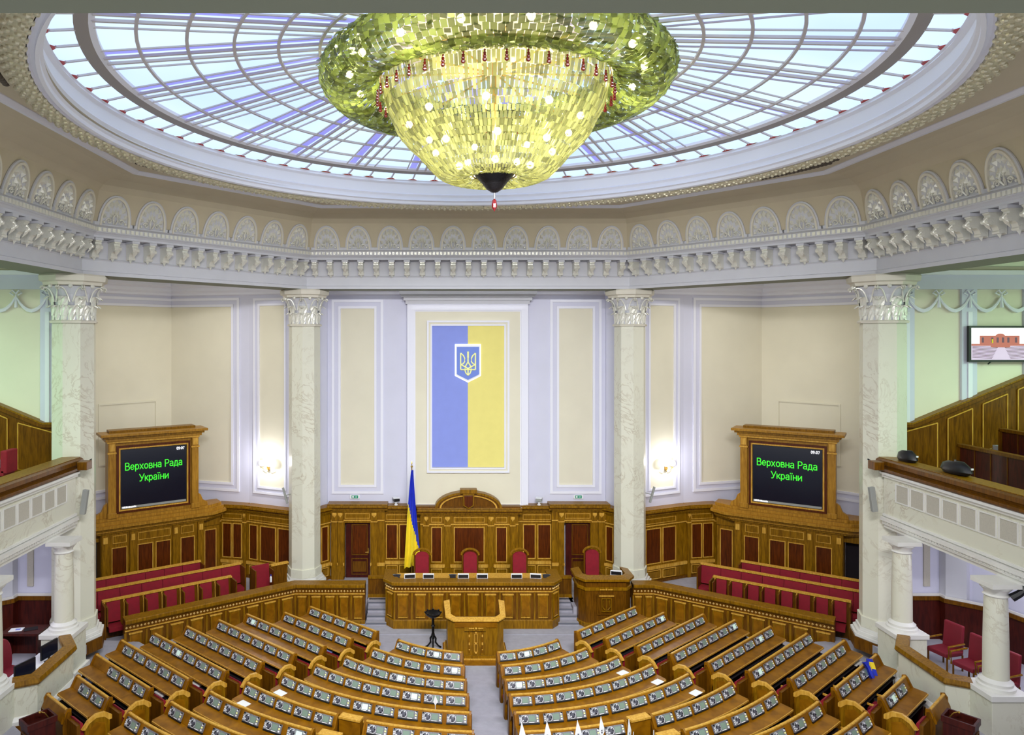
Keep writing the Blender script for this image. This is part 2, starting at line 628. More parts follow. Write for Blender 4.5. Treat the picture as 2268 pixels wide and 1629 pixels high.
first_b, first_a = True, True
for i, na in ((0, 10), (1, 7), (7, 7), (2, 9), (6, 9)):
    a, b = Vector(OCT[i]), Vector(OCT[(i + 1) % 8])
    L_ = (b - a).length
    d = (b - a) / L_
    nrm = Vector((-d.y, d.x))
    rz = math.atan2(d.y, d.x)
    nb = 2 * na
    for j in range(nb + 1):
        x = .10 + j * (L_ - .20) / nb
        if j == nb:
            x = L_ - .12
        p = a + d * x + nrm * .49
        if first_b:
            bracket0.location = (p.x, p.y, ZL - .37)
            bracket0.rotation_euler = (0, 0, rz)
            first_b = False
        else:
            copy_at(bracket0, entab, (p.x, p.y, ZL - .37), rz)
    for j in range(na):
        x = (j + .5) * L_ / na
        p = a + d * x + nrm * .15
        if first_a:
            arch0.location = (p.x, p.y, ZL)
            arch0.rotation_euler = (math.atan2(LEAN, .9), 0, rz)
            first_a = False
        else:
            c = copy_at(arch0, entab, (p.x, p.y, ZL), rz)
            c.rotation_euler = (math.atan2(LEAN, .9), 0, rz)

# flat ceiling between octagon and dome ring
ce = MB()
inner = polyoff(OCT, -1.30)
RR = 8.62


def oct_hit(a):
    d = Vector((math.cos(a), math.sin(a)))
    best = 99
    for i in range(8):
        p, q = Vector(inner[i]) - Vector((0, CY)), Vector(inner[(i + 1) % 8]) - Vector((0, CY))
        e = q - p
        det = d.x * (-e.y) + e.x * d.y
        if abs(det) < 1e-9:
            continue
        t = (p.x * (-e.y) + e.x * p.y) / det
        u = (d.x * p.y - d.y * p.x) / det
        if t > 0 and -1e-6 <= u <= 1 + 1e-6:
            best = min(best, t)
    return best


angs = sorted([2 * PI * i / 144 for i in range(144)] + [math.atan2(y - CY, x) % (2 * PI) for x, y in inner])
vs = []
for a in angs:
    t = max(oct_hit(a), 8.15)
    vs += [(8.2 * math.cos(a), CY + 8.2 * math.sin(a), 14.30), (t * math.cos(a), CY + t * math.sin(a), 14.30)]
n = len(angs)
ce.add(vs, [(2 * i, 2 * ((i + 1) % n), 2 * ((i + 1) % n) + 1, 2 * i + 1) for i in range(n)], 'beige')
ce.prism(polyoff(OCT, 1.6), 15.9, 16.0, 'beige')
struct(ce.build('ceiling'), 'flat beige ceiling round the dome ring', 'ceiling')
# spandrel ornaments in the four corners and the diagonal bays
sp = MB()
for i in range(8):
    if i in (3, 4, 5):
        continue
    c = Vector(inner[i]) - Vector((0, CY))
    a0 = math.atan2(c.y, c.x)
    for j in range(-16, 17):
        for q in range(5):
            a = a0 + j * .0125
            R0 = 8.68 + q * .16
            if R0 < oct_hit(a) - .32 - abs(j) * .012:
                sp.ball((R0 * math.cos(a), CY + R0 * math.sin(a), 14.28), .07, 'greyrelief', 6, .05)
struct(sp.build('trim_2'), 'dark relief foliage in the ceiling corners outside the dome ring', 'ornament')

# dome ring: gilt bead, fillets and white drum
rg = MB()
rg.lathe([(8.72, 14.30), (8.72, 14.20), (8.66, 14.16), (8.60, 14.16)], 'beige', 144, (DX, CY))
rg.lathe([(8.24, 14.12), (8.20, 14.16), (8.14, 14.16), (8.13, 14.10), (8.07, 14.12), (8.07, 14.20), (8.02, 14.23), (8.08, 14.29), (8.10, 14.36),
          (8.05, 14.42), (8.11, 14.47), (8.13, 14.74), (8.06, 14.79), (8.10, 14.85), (8.06, 14.87), (8.14, 14.90)], 'lavtrim', 144, (DX, CY))
struct(rg.build('trim_3', smooth=True), 'white moulded drum under the glass dome', 'dome drum')
gb = MB()
prof = [(8.42 + .19 * math.cos(a), 14.17 + .13 * math.sin(a)) for a in [PI * 2 * i / 10 for i in range(11)]]
gb.lathe(prof, 'gilt', 144, (DX, CY))
for i in range(300):
    a = 2 * PI * i / 300
    if math.sin(a) < -.75:
        continue
    for q in range(3):
        b = -PI / 2 + (q - 1) * .75 + (.2 if i % 2 else -.2)
        r, z = 8.42 + .19 * math.cos(b), 14.17 + .13 * math.sin(b)
        gb.ball((DX + r * math.cos(a), CY + r * math.sin(a), z), .05, 'gilt', 5, .045)
struct(gb.build('trim_4', smooth=True), 'pale gilt beaded ring round the dome opening', 'moulding')

# ---------------------------------------------------------------- glass dome
def zsky(r):
    return 15.02 + (7.5 - r) * .15


w1 = empty('window_1', (DX, CY, 15.0))
struct(w1, 'backlit glass dome with radial frame bars', 'skylight')
g = MB()
g.lathe([(7.55, zsky(7.55) + .05), (6, zsky(6) + .05), (4, zsky(4) + .05), (2, zsky(2) + .05), (.02, zsky(0) + .05)], 'sky', 72)
gl = g.build('glass', w1)
gl.location = (0, 0, -15.0)
rad = MB()


def radbar(y0, y1, w, r0, r1, d):
    P = []
    for dz in (0, -d):
        P += [(r0, y0 - w, zsky(r0) + dz), (r1, y1 - w, zsky(r1) + dz), (r1, y1 + w, zsky(r1) + dz), (r0, y0 + w, zsky(r0) + dz)]
    rad.add(P, [(0, 1, 2, 3), (4, 7, 6, 5), (0, 4, 5, 1), (3, 2, 6, 7)], 'rib')


for s in (-1, 1):
    radbar(s * .13, s * .13, .028, 1.2, 7.34, .05)
    radbar(s * .40, s * .44, .014, 3.2, 7.34, .03)
rad.add([(1.2, .16, zsky(1.2) + .03), (7.3, .16, zsky(7.3) + .03), (7.3, .36, zsky(7.3) + .03), (1.2, .36, zsky(1.2) + .03)], [(0, 1, 2, 3)], 'skyviolet')
r0 = rad.build('frame_bar', w1)
for i in range(24):
    a = math.radians(-3.5 + 15 * i)
    if i == 0:
        r0.location = (0, 0, -15.0)
        r0.rotation_euler = (0, 0, a)
    else:
        copy_at(r0, w1, (0, 0, -15.0), a)
for r in (6.68, 5.85, 5.02, 4.2, 3.4, 2.6):
    q = MB()
    z = zsky(r)
    q.lathe([(r - .03, z), (r - .03, z - .05), (r + .03, z - .05), (r + .03, z), (r - .03, z)], 'rib', 96)
    q.build('ring_bar', w1, smooth=True).location = (0, 0, -15.0)
q = MB()
q.lathe([(7.40, 15.14), (7.40, 14.99), (7.62, 14.96), (7.62, 15.1)], 'ribd', 144)
q.lathe([(7.41, 15.14), (7.30, 15.12), (7.30, 15.03), (7.40, 14.99)], 'lavtrim', 144)
q.build('ring_beam', w1, smooth=True).location = (0, 0, -15.0)
# border of elongated panes with red corner tips
q = MB()
da = 2 * PI / 72


def pol(r, a, z):
    return (r * math.cos(a), r * math.sin(a), z)


q.add([pol(7.60, -da * .47, 15.0), pol(7.97, -da * .47, 14.92), pol(8.12, -da * .20, 14.89), pol(8.12, da * .20, 14.89), pol(7.97, da * .47, 14.92), pol(7.60, da * .47, 15.0)],
      [(0, 1, 2, 3, 4, 5)], 'sky')
q.add([pol(7.95, da * .5, 14.90), pol(8.12, da * .22, 14.87), pol(8.12, da * .78, 14.87)], [(0, 1, 2)], 'redtip')
q.add([pol(7.60, da * .47, 15.0), pol(8.0, da * .47, 14.92), pol(8.0, da * .53, 14.92), pol(7.60, da * .53, 15.0),
       pol(7.60, da * .47, 14.96), pol(8.0, da * .47, 14.88), pol(8.0, da * .53, 14.88), pol(7.60, da * .53, 14.96)],
      [(0, 1, 2, 3), (4, 5, 6, 7), (0, 4, 5, 1), (3, 7, 6, 2)], 'rib')
p0 = q.build('border_pane', w1)
for i in range(72):
    if i == 0:
        p0.location = (0, 0, -15.0)
    else:
        copy_at(p0, w1, (0, 0, -15.0), i * da)
q = MB()
q.lathe([(7.55, 15.06), (8.3, 14.97)], 'sky', 72)
q.build('border_backing', w1).location = (0, 0, -15.0)

# ---------------------------------------------------------------- great columns
def leaf(mb, M0, w, h, curl, k='relief'):
    """an acanthus leaf: grows up the local z, curls out along -y"""
    old = mb.M
    mb.M = old @ M0
    vs, fs = [], []
    nz, nx = 6, 4
    for i in range(nz + 1):
        t = i / nz
        zz = h * (math.sin(t * PI * .62) / math.sin(PI * .5)) if t < .8 else h * (1 - (t - .8) * .9)
        yy = -curl * (t ** 3)
        ww = w * (.62 + .38 * math.sin(t * PI)) * (1 - max(0, t - .75) * 2.2)
        for j in range(nx + 1):
            u = j / nx * 2 - 1
            vs.append((u * ww / 2, yy - .035 * (1 - u * u) + (.02 if (i + j) % 2 else 0), zz))
    for i in range(nz):
        for j in range(nx):
            a = i * (nx + 1) + j
            fs.append((a, a + 1, a + nx + 2, a + nx + 1))
    mb.add(vs, fs, k)
    mb.M = old


def make_column(x, y, zb, rz, label):
    root = empty('column', (x, y, zb), rz)
    tag(root, label, 'column', 'great octagonal marble columns')
    H = 11.6 - zb
    R = .57
    a0 = PI / 8

    def octp(r):
        return [(r * math.cos(a0 + PI / 4 * i), r * math.sin(a0 + PI / 4 * i)) for i in range(8)]
    m = MB()
    z = 0
    for r, h, kk in ((.82, .34, 'oakd'), (.80, .09, 'marblew'), (.74, .08, 'marblew'), (.67, .10, 'marblew'), (.63, .30, 'marble')):
        m.prism(octp(r), z, z + h, kk)
        z += h
    m.build('base', root, bevel=.02)
    m = MB()
    m.lathe([(R + .01, z), (R, H - 1.44), (R - .01, H - 1.33)], 'marble', 8, a0=a0)
    m.build('shaft', root)
    m = MB()
    m.lathe([(R + .05, H - 1.34), (R + .07, H - 1.29), (R + .03, H - 1.26), (R - .02, H - 1.25)], 'gold' if 0 else 'warmplaster', 8, a0=a0)
    m.lathe([(R - .04, H - 1.26), (R - .06, H - 0.936), (R + .02, H - 0.546), (R + .16, H - 0.328)], 'plaster', 16, a0=a0)
    for i in range(16):
        a = 2 * PI * i / 16
        rr = R - .04
        leaf(m, Matrix.Rotation(a, 4, 'Z') @ Matrix.Translation((0, -rr, H - 1.26)), .24, .42, .14)
    for i in range(8):
        a = 2 * PI * (i + .5) / 8
        leaf(m, Matrix.Rotation(a, 4, 'Z') @ Matrix.Translation((0, -R + .02, H - 1.13)), .30, .54, .20)
        a = 2 * PI * i / 8 + PI / 8 * 0
        for s in (-1, 1):                       # volute stems
            pts = []
            for j in range(9):
                t = j / 8
                an = a + s * (PI / 8) * (.15 + .8 * t)
                r = R + .02 + .20 * t * t
                pts.append((r * math.sin(an), -r * math.cos(an), H - 0.764 + .40 * math.sin(t * PI * .55)))
            m.tube(pts, .022, 'relief', 5)
            pts = []
            for j in range(9):
                b = j * .8
                q = .075 * (1 - j / 11)
                an = a + s * (PI / 8) * .92
                r = R + .24 + q * math.cos(b) * .6
                pts.append((r * math.sin(an), -r * math.cos(an), H - 0.39 + q * math.sin(b)))
            m.tube(pts, .02, 'relief', 5)
        m.ball(((R + .16) * math.sin(a), -(R + .16) * math.cos(a), H - 0.328), .06, 'relief', 6)
    m.build('capital', root)
    m = MB()
    m.lathe([(R + .12, H - 0.328), (R + .22, H - 0.296), (R + .24, H - 0.218), (R + .32, H - 0.187), (R + .34, H - 0.0468), (R + .30, H - 0.001)], 'warmplaster', 8, a0=a0, cap=True)
    m.build('abacus', root)
    return root


COLS = {}
for s in (-1, 1):
    COLS[s, 0] = make_column(s * 6.02, 26.05, .5, s * math.radians(-25), 'white marble octagonal column between the mural wall and the display corner ' + SIDE[s])
    COLS[s, 1] = make_column(s * 11.35, 19.75, 1.15, s * math.radians(-65), 'white marble octagonal column between the gallery balcony and the display corner ' + SIDE[s])

# ---------------------------------------------------------------- ambulatory walls
WALL = [(-19.5, 20.3), (-14.9, 20.3), (-14.9, 25.2), (-11.9, 28.6), (-8.5, 27.7), (-6.0, 26.6), (-5.4, 27.5), (-5.4, 27.6), (5.5, 27.6), (5.5, 27.5), (6.1, 26.6), (8.6, 27.7), (12.1, 28.6), (15.1, 25.2),
        (15.1, 20.3), (19.5, 20.3)]
wb = MB()
mid = WALL[2:14]
wb.sweep(mid, [(0, -.2), (0, 12.6), (.2, 12.6), (.2, -.2)], 'lav', pclosed=True)
struct(wb.build('wall_back'), 'lavender painted wall behind the front columns', 'wall')
for s, nm in ((-1, 'wall_left'), (1, 'wall_right')):
    m = MB()
    seg = [(s * 19.5, 20.3), (s * 11.3, 20.3)]
    m.box(min(s * 19.5, s * 11.9), max(s * 19.5, s * 11.9), 20.3, 20.5, 5.4, 12.6, 'cream')
    m.box(min(s * 14.9, s * 11.9), max(s * 14.9, s * 11.9), 20.1, 20.5, -.2, 5.4, 'lav')
    m.box(min(s * 15.1, s * 15.3), max(s * 15.1, s * 15.3), 20.5, 25.4, -.2, 12.6, 'lav')
    m.box(min(s * 14.6, s * 14.8), max(s * 14.6, s * 14.8), 8, 20.1, 1.0, 5.4, 'lav')
    m.box(min(s * 19.5, s * 19.7), max(s * 19.5, s * 19.7), 8, 20.5, 5.4, 12.6, 'mint')
    struct(m.build(nm), 'painted gallery end wall and loggia wall ' + SIDE[s], 'wall')
# ambulatory ceiling and its coved mouldings
ac = MB()
ac.sweep(OCT, [(1.6, 12.25), (12.0, 12.25)], 'mint', True)
struct(ac.build('ceiling_ambulatory'), 'pale ceiling outside the octagonal entablature', 'ceiling')
am = MB()
am.sweep(mid, [(0, 11.50), (-.08, 11.54), (-.08, 11.62), (-.20, 11.70), (-.20, 11.82), (-.42, 11.90), (-.42, 12.02), (-.65, 12.08), (-.65, 12.25)], 'lavtrim')
struct(am.build('trim_5'), 'stepped white cornice where the lavender walls meet the ceiling', 'moulding')
for s in (-1, 1):
    m = MB()
    a, b = sorted((s * 11.9, s * 19.5))
    m.box(a, b, 20.0, 20.3, 11.9, 12.25, 'mint')
    m.box(a, b, 20.1, 20.3, 11.66, 11.78, 'lavtrim')
    # bands, pilaster strips and garlands of the gallery end wall
    for x in (12.35, 14.15, 15.95, 17.75):
        m.box(s * x - .22, s * x + .22, 20.22, 20.3, 6.5, 11.66, 'lav')
        m.box(s * x - .06, s * x + .06, 20.18, 20.3, 6.5, 10.6, 'lavtrim')
    m.box(a, b, 20.205, 20.3, 11.25, 11.66, 'lav')
    for i in range(8):
        x0 = s * (12.35 + i * .9)
        x1 = s * (12.35 + (i + 1) * .9)
        pts = [(x0 + (x1 - x0) * t, 20.20, 11.05 - .42 * math.sin(PI * t) ** .8) for t in [j / 8 for j in range(9)]]
        m.tube(pts, [.02, .035, .045, .055, .06, .055, .045, .035, .02], 'lavtrim', 6)
        for q in (-1, 1):
            m.tube([(x0, 20.2, 11.12), (x0 + q * .09, 20.19, 11.22), (x0 + q * .17, 20.2, 11.14), (x0 + q * .06, 20.2, 11.08)], .025, 'lavtrim', 5)
        m.tube([(x0, 20.2, 11.1), (x0, 20.19, 10.72)], [.02, .05], 'lavtrim', 5)
    struct(m.build('trim_%d' % (7 if s > 0 else 6)), 'garland frieze and pilaster strips of the gallery end wall ' + SIDE[s], 'moulding')


def wall_panel(mb, M0, x0, x1, z0, z1, w=.13, k='cream', open_l=False, open_r=False):
    """white double moulding round a cream field; an open side runs on round the corner"""
    mb.M = M0
    e = .002
    for (o, ww, d, kk) in ((0, w * .40, .05, 'lavtrim'), (w * .40 + e, w * .6 - 2 * e, .03, 'lav'), (w, w * .35, .06, 'lavtrim')):
        a = x0 if open_l else x0 + o
        b = x1 if open_r else x1 - o
        mb.box(a, b, -d, 0, z0 + o, z0 + o + ww, kk)
        mb.box(a, b, -d, 0, z1 - o - ww, z1 - o, kk)
        if not open_l:
            mb.box(x0 + o, x0 + o + ww, -d + e, 0, z0 + o + ww, z1 - o - ww, kk)
        if not open_r:
            mb.box(x1 - o - ww, x1 - o, -d + e, 0, z0 + o + ww, z1 - o - ww, kk)
    mb.box(x0 if open_l else x0 + w, x1 if open_r else x1 - w, -.012, 0, z0 + w, z1 - w, k)
    mb.M = Matrix.Identity(4)


def seg_frame(a, b):
    """matrix whose local x runs a->b and local -y points into the hall"""
    return fr(a[0], a[1], 0, math.atan2(b[1] - a[1], b[0] - a[0])), math.hypot(b[0] - a[0], b[1] - a[1])


def PX(px, Y):
    return CAMX + (px - PX0) * Y / FPX


def PZ(py, Y):
    return CAMZ - (py - PY0) * Y / FPX


tp = MB()
I4 = Matrix.Identity(4)
Y0 = 27.6
for a, b in ((735, 849), (1218, 1332)):
    wall_panel(tp, Matrix.Translation((0, Y0, 0)), PX(a, Y0), PX(b, Y0), PZ(1094, Y0), PZ(664, Y0), .26)
struct(tp.build('trim_8'), 'tall narrow cream wall panels in white frames beside the mural bay', 'wall panel')
tp = MB()
for s in (-1, 1):
    # angled wall behind the inner column (sconce wall), and the big corner panels
    if s < 0:
        M0, L0 = seg_frame((-8.5, 27.7), (-6.0, 26.6))
        M1, L1 = seg_frame((-11.9, 28.6), (-8.5, 27.7))
        M2, L2 = seg_frame((-14.9, 25.2), (-11.9, 28.6))
        wall_panel(tp, M0, .22, L0 - .75, 3.75, 11.38, .22)
        wall_panel(tp, M1, -.02, L1 - .42, 3.75, 11.42, .26, open_l=True)
        wall_panel(tp, M2, .3, L2 + .02, 3.75, 11.42, .26, open_r=True)
        tp.M = M2
        tp.frame(1.6, 3.9, 5.0, 7.35, .06, -.05, 0, 'cream')
    else:
        M0, L0 = seg_frame((6.1, 26.6), (8.6, 27.7))
        M1, L1 = seg_frame((8.6, 27.7), (12.1, 28.6))
        M2, L2 = seg_frame((12.1, 28.6), (15.1, 25.2))
        wall_panel(tp, M0, .75, L0 - .22, 3.75, 11.38, .22)
        wall_panel(tp, M1, .42, L1 + .02, 3.75, 11.42, .26, open_r=True)
        wall_panel(tp, M2, -.02, L2 - .3, 3.75, 11.42, .26, open_l=True)
        tp.M = M2
        tp.frame(L2 - 3.9, L2 - 1.6, 5.0, 7.35, .06, -.05, 0, 'cream')
    tp.M = I4
struct(tp.build('trim_9'), 'large cream wall panels in white frames in the display corners', 'wall panel')
# projecting mural bay
mb_ = MB()
YM = 27.35
x0, x1 = PX(902, YM), PX(1170, YM)
mb_.box(x0, x1, YM, 27.6, 3.3, 11.5, 'lavtrim')
mb_.box(x0 + .10, x1 - .10, YM - .05, YM, 3.3, 11.1, 'lavtrim')
mb_.box(x0 + .32, x1 - .32, YM - .06, YM - .02, 3.3, 10.85, 'cream')
mb_.frame(x0 + .2, x1 - .2, 3.3, 10.98, .08, YM - .10, YM, 'lavtrim')
for i, (z, o) in enumerate(((11.15, .06), (11.28, .14), (11.42, .24), (11.52, .30))):
    mb_.box(x0 - o, x1 + o, YM - o, 27.6, z, z + .14, 'plaster')
struct(mb_.build('trim_10'), 'projecting cream bay with a corniced head behind the mural', 'wall bay')

# the press balcony the camera stands in: back wall, side walls and floor
m = MB()
m.box(-12, 12, -5.2, -5.0, 8.0, 12.3, 'warmplaster')
m.box(-12.2, -12, -5.2, 3.0, 8.0, 12.3, 'warmplaster')
m.box(12, 12.2, -5.2, 3.0, 8.0, 12.3, 'warmplaster')
struct(m.build('wall_rear'), 'warm white walls of the rear balcony', 'wall')
m = MB()
m.box(-12, 12, -5.2, 1.4, 7.8, 8.3, 'carpet')
struct(m.build('floor_rear_balcony'), 'carpeted floor of the rear balcony', 'floor')
# ---------------------------------------------------------------- floors
CX, CYD = .05, 23.5                       # centre of the desk arcs
RK = [3.64, 4.69, 5.74, 6.79, 7.84, 8.90, 9.90, 10.86, 11.79, 12.69, 13.6, 14.6, 15.6, 16.6]
FZ = [0, .12, .25, .41, .55, .72, .90, 1.05, 1.20, 1.35, 1.50, 1.65, 1.80, 1.95]
A40 = math.radians(40)


def row_pt(d, a=None, t=None, s=1):
    """a point of the row at distance d: on the arc (angle a) or on the straight wing (t metres past 40 degrees)"""
    if a is not None:
        return (CX + d * math.sin(a), CYD - d * math.cos(a))
    return (CX + s * (d * math.sin(A40) + t * math.cos(A40)), CYD - d * math.cos(A40) + t * math.sin(A40))


def tier_path(d, k):
    te = 5.0 + .25 * k
    if d > 8.5:
        te = (11.9 - d * math.sin(A40)) / math.cos(A40)
    te = max(te, .3)
    p = [row_pt(d, t=te, s=-1)]
    p += [row_pt(d, a=math.radians(q)) for q in range(-40, 41, 5)]
    return p + [row_pt(d, t=te, s=1)]


fl = MB()
fl.box(-14.8, 14.8, 20.0, 28.8, -.25, 0, 'carpet')
fl.box(-12.5, 12.5, 6.0, 20.0, -.25, 0, 'carpet')
for k in range(1, 13):
    d0, d1 = RK[k] - .55, RK[k + 1] - .55 if k < 12 else RK[12] + 3
    a, b = tier_path(d0, k), tier_path(d1, k)
    n = len(a)
    z = FZ[k]
    vs = [(x, y, z) for x, y in a] + [(x, y, z) for x, y in b] + [(x, y, FZ[k - 1] - .02) for x, y in a] + [(x, y, -.2) for x, y in b]
    fl.add(vs, [(i, i + 1, n + i + 1, n + i) for i in range(n - 1)], 'carpet')
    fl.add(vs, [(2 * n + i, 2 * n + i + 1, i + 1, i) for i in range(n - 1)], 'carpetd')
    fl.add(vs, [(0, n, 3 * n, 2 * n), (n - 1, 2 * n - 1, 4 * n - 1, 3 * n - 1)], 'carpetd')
    if k >= 5:
        for s in (-1, 1):
            xe = abs(row_pt(d0, t=0, s=1)[0])
# side landings next to the marble parapets
for s in (-1, 1):
    for i, (y0, y1, z) in enumerate(((18.6, 19.3, .55), (17.9, 18.6, .8), (16.9, 17.9, 1.05), (8, 16.9, 1.2))):
        a, b = sorted((s * 9.2, s * 15.0))
        fl.box(a, b, y0, y1, -.2, z, 'carpet')
struct(fl.build('floor'), 'grey carpet of the pit and the rising tiers', 'floor')
pf = MB()
pf.box(-3.62, 3.75, 25.1, 28.0, 0, .5, 'carpet')
for s, x0, x1 in ((-1, -3.55, -2.86), (1, 3.0, 3.70)):
    for i in range(4):
        pf.box(x0, x1, 23.95 + .30 * i, 25.2, 0, .125 * (i + 1), 'carpet')
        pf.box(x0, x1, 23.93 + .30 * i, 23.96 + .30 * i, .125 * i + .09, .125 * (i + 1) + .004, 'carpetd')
pf.box(-2.8, 2.9, 24.2, 28, 0, .5, 'carpet')
for s in (-1, 1):
    pts = [(3.6, 24.4), (6.1, 24.4), (10.5, 21.3), (13.6, 21.0), (15.0, 25.2), (12.0, 28.5), (3.6, 28.0)]
    pts = [(s * x, y) for x, y in pts]
    pf.prism(pts if s > 0 else pts[::-1], 0, .5, 'carpet')
pf.prism([(-3.9, 23.3), (4.3, 23.3), (4.7, 24.4), (-4.4, 24.4)], 0, .03, 'carpet')
struct(pf.build('floor_platform'), 'grey carpeted platform and steps beside the presidium', 'floor')

# ---------------------------------------------------------------- wall panelling
ZP = (3.02, 3.34)


def panelling(root, M0, L, bays, z0=.5, ztop=3.34, ends=True, lower=True):
    """bays: list of (x0, x1, kind): P panel, W pilaster, D open doorway"""
    doors = [(a, b) for a, b, k in bays if k == 'D']
    m = MB()
    m.M = M0
    xs = [0.0]
    for a, b in doors:
        xs += [a, b]
    xs += [L]
    zt = ztop - .32
    for i in range(0, len(xs), 2):
        if xs[i + 1] - xs[i] > .01:
            m.box(xs[i], xs[i + 1], 0, .30, z0, zt, 'oak')
    for a, b in doors:
        m.box(a, b, 0, .30, z0 + 2.18, zt, 'oak')
        m.box(a, b, .55, .6, z0, z0 + 2.2, 'void')
    m.box(0, L, -.02, 0, zt - .30, zt - .04, 'oak')
    m.box(0, L, -.05, 0, zt - .36, zt - .32, 'oakl')
    if lower:
        for i in range(0, len(xs), 2):
            m.box(xs[i], xs[i + 1], -.06, 0, z0 + .52, z0 + .64, 'oakl')
            m.box(xs[i], xs[i + 1], -.07, 0, z0, z0 + .10, 'oakd')
    m.build('panel_frame', root)
    m = MB()
    m.M = M0
    e = .12 if ends else 0
    for (z, h, o) in ((zt, .06, .05), (zt + .06, .07, .11), (zt + .13, .06, .17), (zt + .19, .08, .25), (zt + .27, .05, .21)):
        m.box(-e * (o > .1), L + e * (o > .1), -o, .32, z, z + h, 'oakd' if o == .17 else 'oak')
    m.build('cornice', root, bevel=.008)
    for a, b, k in bays:
        m = MB()
        m.M = M0
        if k == 'P':
            m.frame(a, b, z0 + .72, zt - .44, .035, -.045, 0, 'oakl')
            m.box(a + .035, b - .035, -.02, 0, z0 + .755, zt - .475, 'mahog')
            if lower:
                m.frame(a, b, z0 + .14, z0 + .48, .03, -.045, 0, 'oakl')
                m.box(a + .06, b - .06, -.05, 0, z0 + .20, z0 + .42, 'oak')
            m.build('panel', root)
        elif k == 'F':       # frieze tablet
            m.frame(a, b, zt - .27, zt - .07, .02, -.04, 0, 'oakl')
            m.build('frieze_tablet', root)
        elif k == 'W':
            m.box(a, b, -.09, 0, z0, z0 + .55, 'oak')
            m.box(a + .015, b - .015, -.07, 0, z0 + .55, zt - .40, 'oak')
            m.box(a - .01, b + .01, -.10, 0, zt - .40, zt - .36, 'oakl')
            m.box(a, b, -.09, 0, zt - .34, zt - .02, 'oak')
            m.box(a + .03, b - .03, -.13, 0, zt - .12, zt - .03, 'oakl')
            m.add([(a + .04, -.13, zt - .12), (b - .04, -.13, zt - .12), ((a + b) / 2, -.10, zt - .22)], [(0, 1, 2)], 'oakl')
            m.build('pilaster', root)
    return root


YW = 27.42
X = lambda p, Y=YW: PX(p, Y)
wr = empty('wall_panelling', (0, YW, .5))
tag(wr, 'long oak and mahogany panelling with two doorways and an arched pediment behind the presidium', 'panelling')


def local(root, M0):
    return Matrix.Translation(-root.location) @ M0


# door boxes, flats, centre bay
for a, b, da, db, pil in ((733, 852, 763, 820, ((735, 748), (748, 761), (822, 836))), (1222, 1342, 1250, 1308, ((1236, 1249), (1310, 1322), (1324, 1338)))):
    Yd = 27.2
    x0 = PX(a, Yd)
    M0 = local(wr, fr(x0, Yd))
    bays = [(PX(da, Yd) - x0, PX(db, Yd) - x0, 'D'), (PX(da, Yd) - x0 + .02, PX(db, Yd) - x0 - .02, 'F')]
    bays += [(PX(p, Yd) - x0, PX(q, Yd) - x0, 'W') for p, q in pil]
    panelling(wr, M0, PX(b, Yd) - x0, bays, ztop=3.44)
for a, b, ps in ((846, 935, ((855, 881), (884, 912))), (1148, 1228, ((1158, 1186), (1190, 1220)))):
    x0 = X(a)
    panelling(wr, local(wr, fr(x0, YW)), X(b) - x0, [(X(p) - x0, X(q) - x0, 'P') for p, q in ps] + [(X(ps[0][0]) - x0, X(ps[-1][1]) - x0, 'F')], ends=False)
Yc = 27.0
x0 = PX(931, Yc)
pan = [(955, 979), (1005, 1073), (1098, 1123)]
pil = [(938, 950), (984, 998), (1080, 1094), (1129, 1141)]
panelling(wr, local(wr, fr(x0, Yc)), PX(1148, Yc) - x0, [(PX(p, Yc) - x0, PX(q, Yc) - x0, 'P') for p, q in pan] + [(PX(p, Yc) - x0, PX(q, Yc) - x0, 'F') for p, q in pan]
          + [(PX(p, Yc) - x0, PX(q, Yc) - x0, 'W') for p, q in pil])
# side returns that meet the columns
for s, a, b in ((-1, (-5.95, 26.55), (-5.25, 27.3)), (1, (5.35, 27.3), (6.05, 26.55))):
    M0, L0 = seg_frame(a, b)
    panelling(wr, local(wr, M0), L0, [(.12, .46, 'P'), (.56, L0 - .12, 'P')], ends=False)
# pediment
pm = MB()
pm.M = local(wr, fr(PX(1037, Yc), Yc - .12))
W, H0, z0 = 1.28, .62, 3.34
N_ = 24


def seg_arc(w, h, y0, y1, k, w1=None, h1=None):
    for i in range(N_):
        a, b = PI * i / N_, PI * (i + 1) / N_
        P = [(w * math.cos(a), h * math.sin(a)), (w * math.cos(b), h * math.sin(b)), ((w1 or 0) * math.cos(b), (h1 or 0) * math.sin(b)), ((w1 or 0) * math.cos(a), (h1 or 0) * math.sin(a))]
        pm.add([(x, y0, z0 + z) for x, z in P] + [(x, y1, z0 + z) for x, z in P], [(0, 1, 2, 3), (0, 4, 5, 1), (4, 7, 6, 5), (3, 2, 6, 7)], k)


seg_arc(W, H0, -.10, .3, 'oak', W - .10, H0 - .08)
seg_arc(W - .10, H0 - .08, -.05, .3, 'oakd', W - .18, H0 - .13)
seg_arc(W - .18, H0 - .13, -.09, .3, 'oakl', W - .24, H0 - .17)
seg_arc(W - .24, H0 - .17, .0, .25, 'oakd')
pm.box(-2.0, 2.0, -.02, .3, z0, z0 + .05, 'oakd')
pm.build('pediment', wr)
pm = MB()
pm.M = local(wr, fr(PX(1037, Yc), Yc - .12))
pm.yprism([(-.22, z0 + .60), (.22, z0 + .60), (.20, z0 + .10), (0, z0 - .02), (-.20, z0 + .10)], -.16, 0, 'oak')
pm.yprism([(-.16, z0 + .50), (.16, z0 + .50), (.15, z0 + .14), (0, z0 + .04), (-.15, z0 + .14)], -.20, -.1, 'mahog')
pm.box(-.32, .32, -.22, .1, z0 + .58, z0 + .74, 'oak')
pm.build('keystone_shield', wr, bevel=.01)

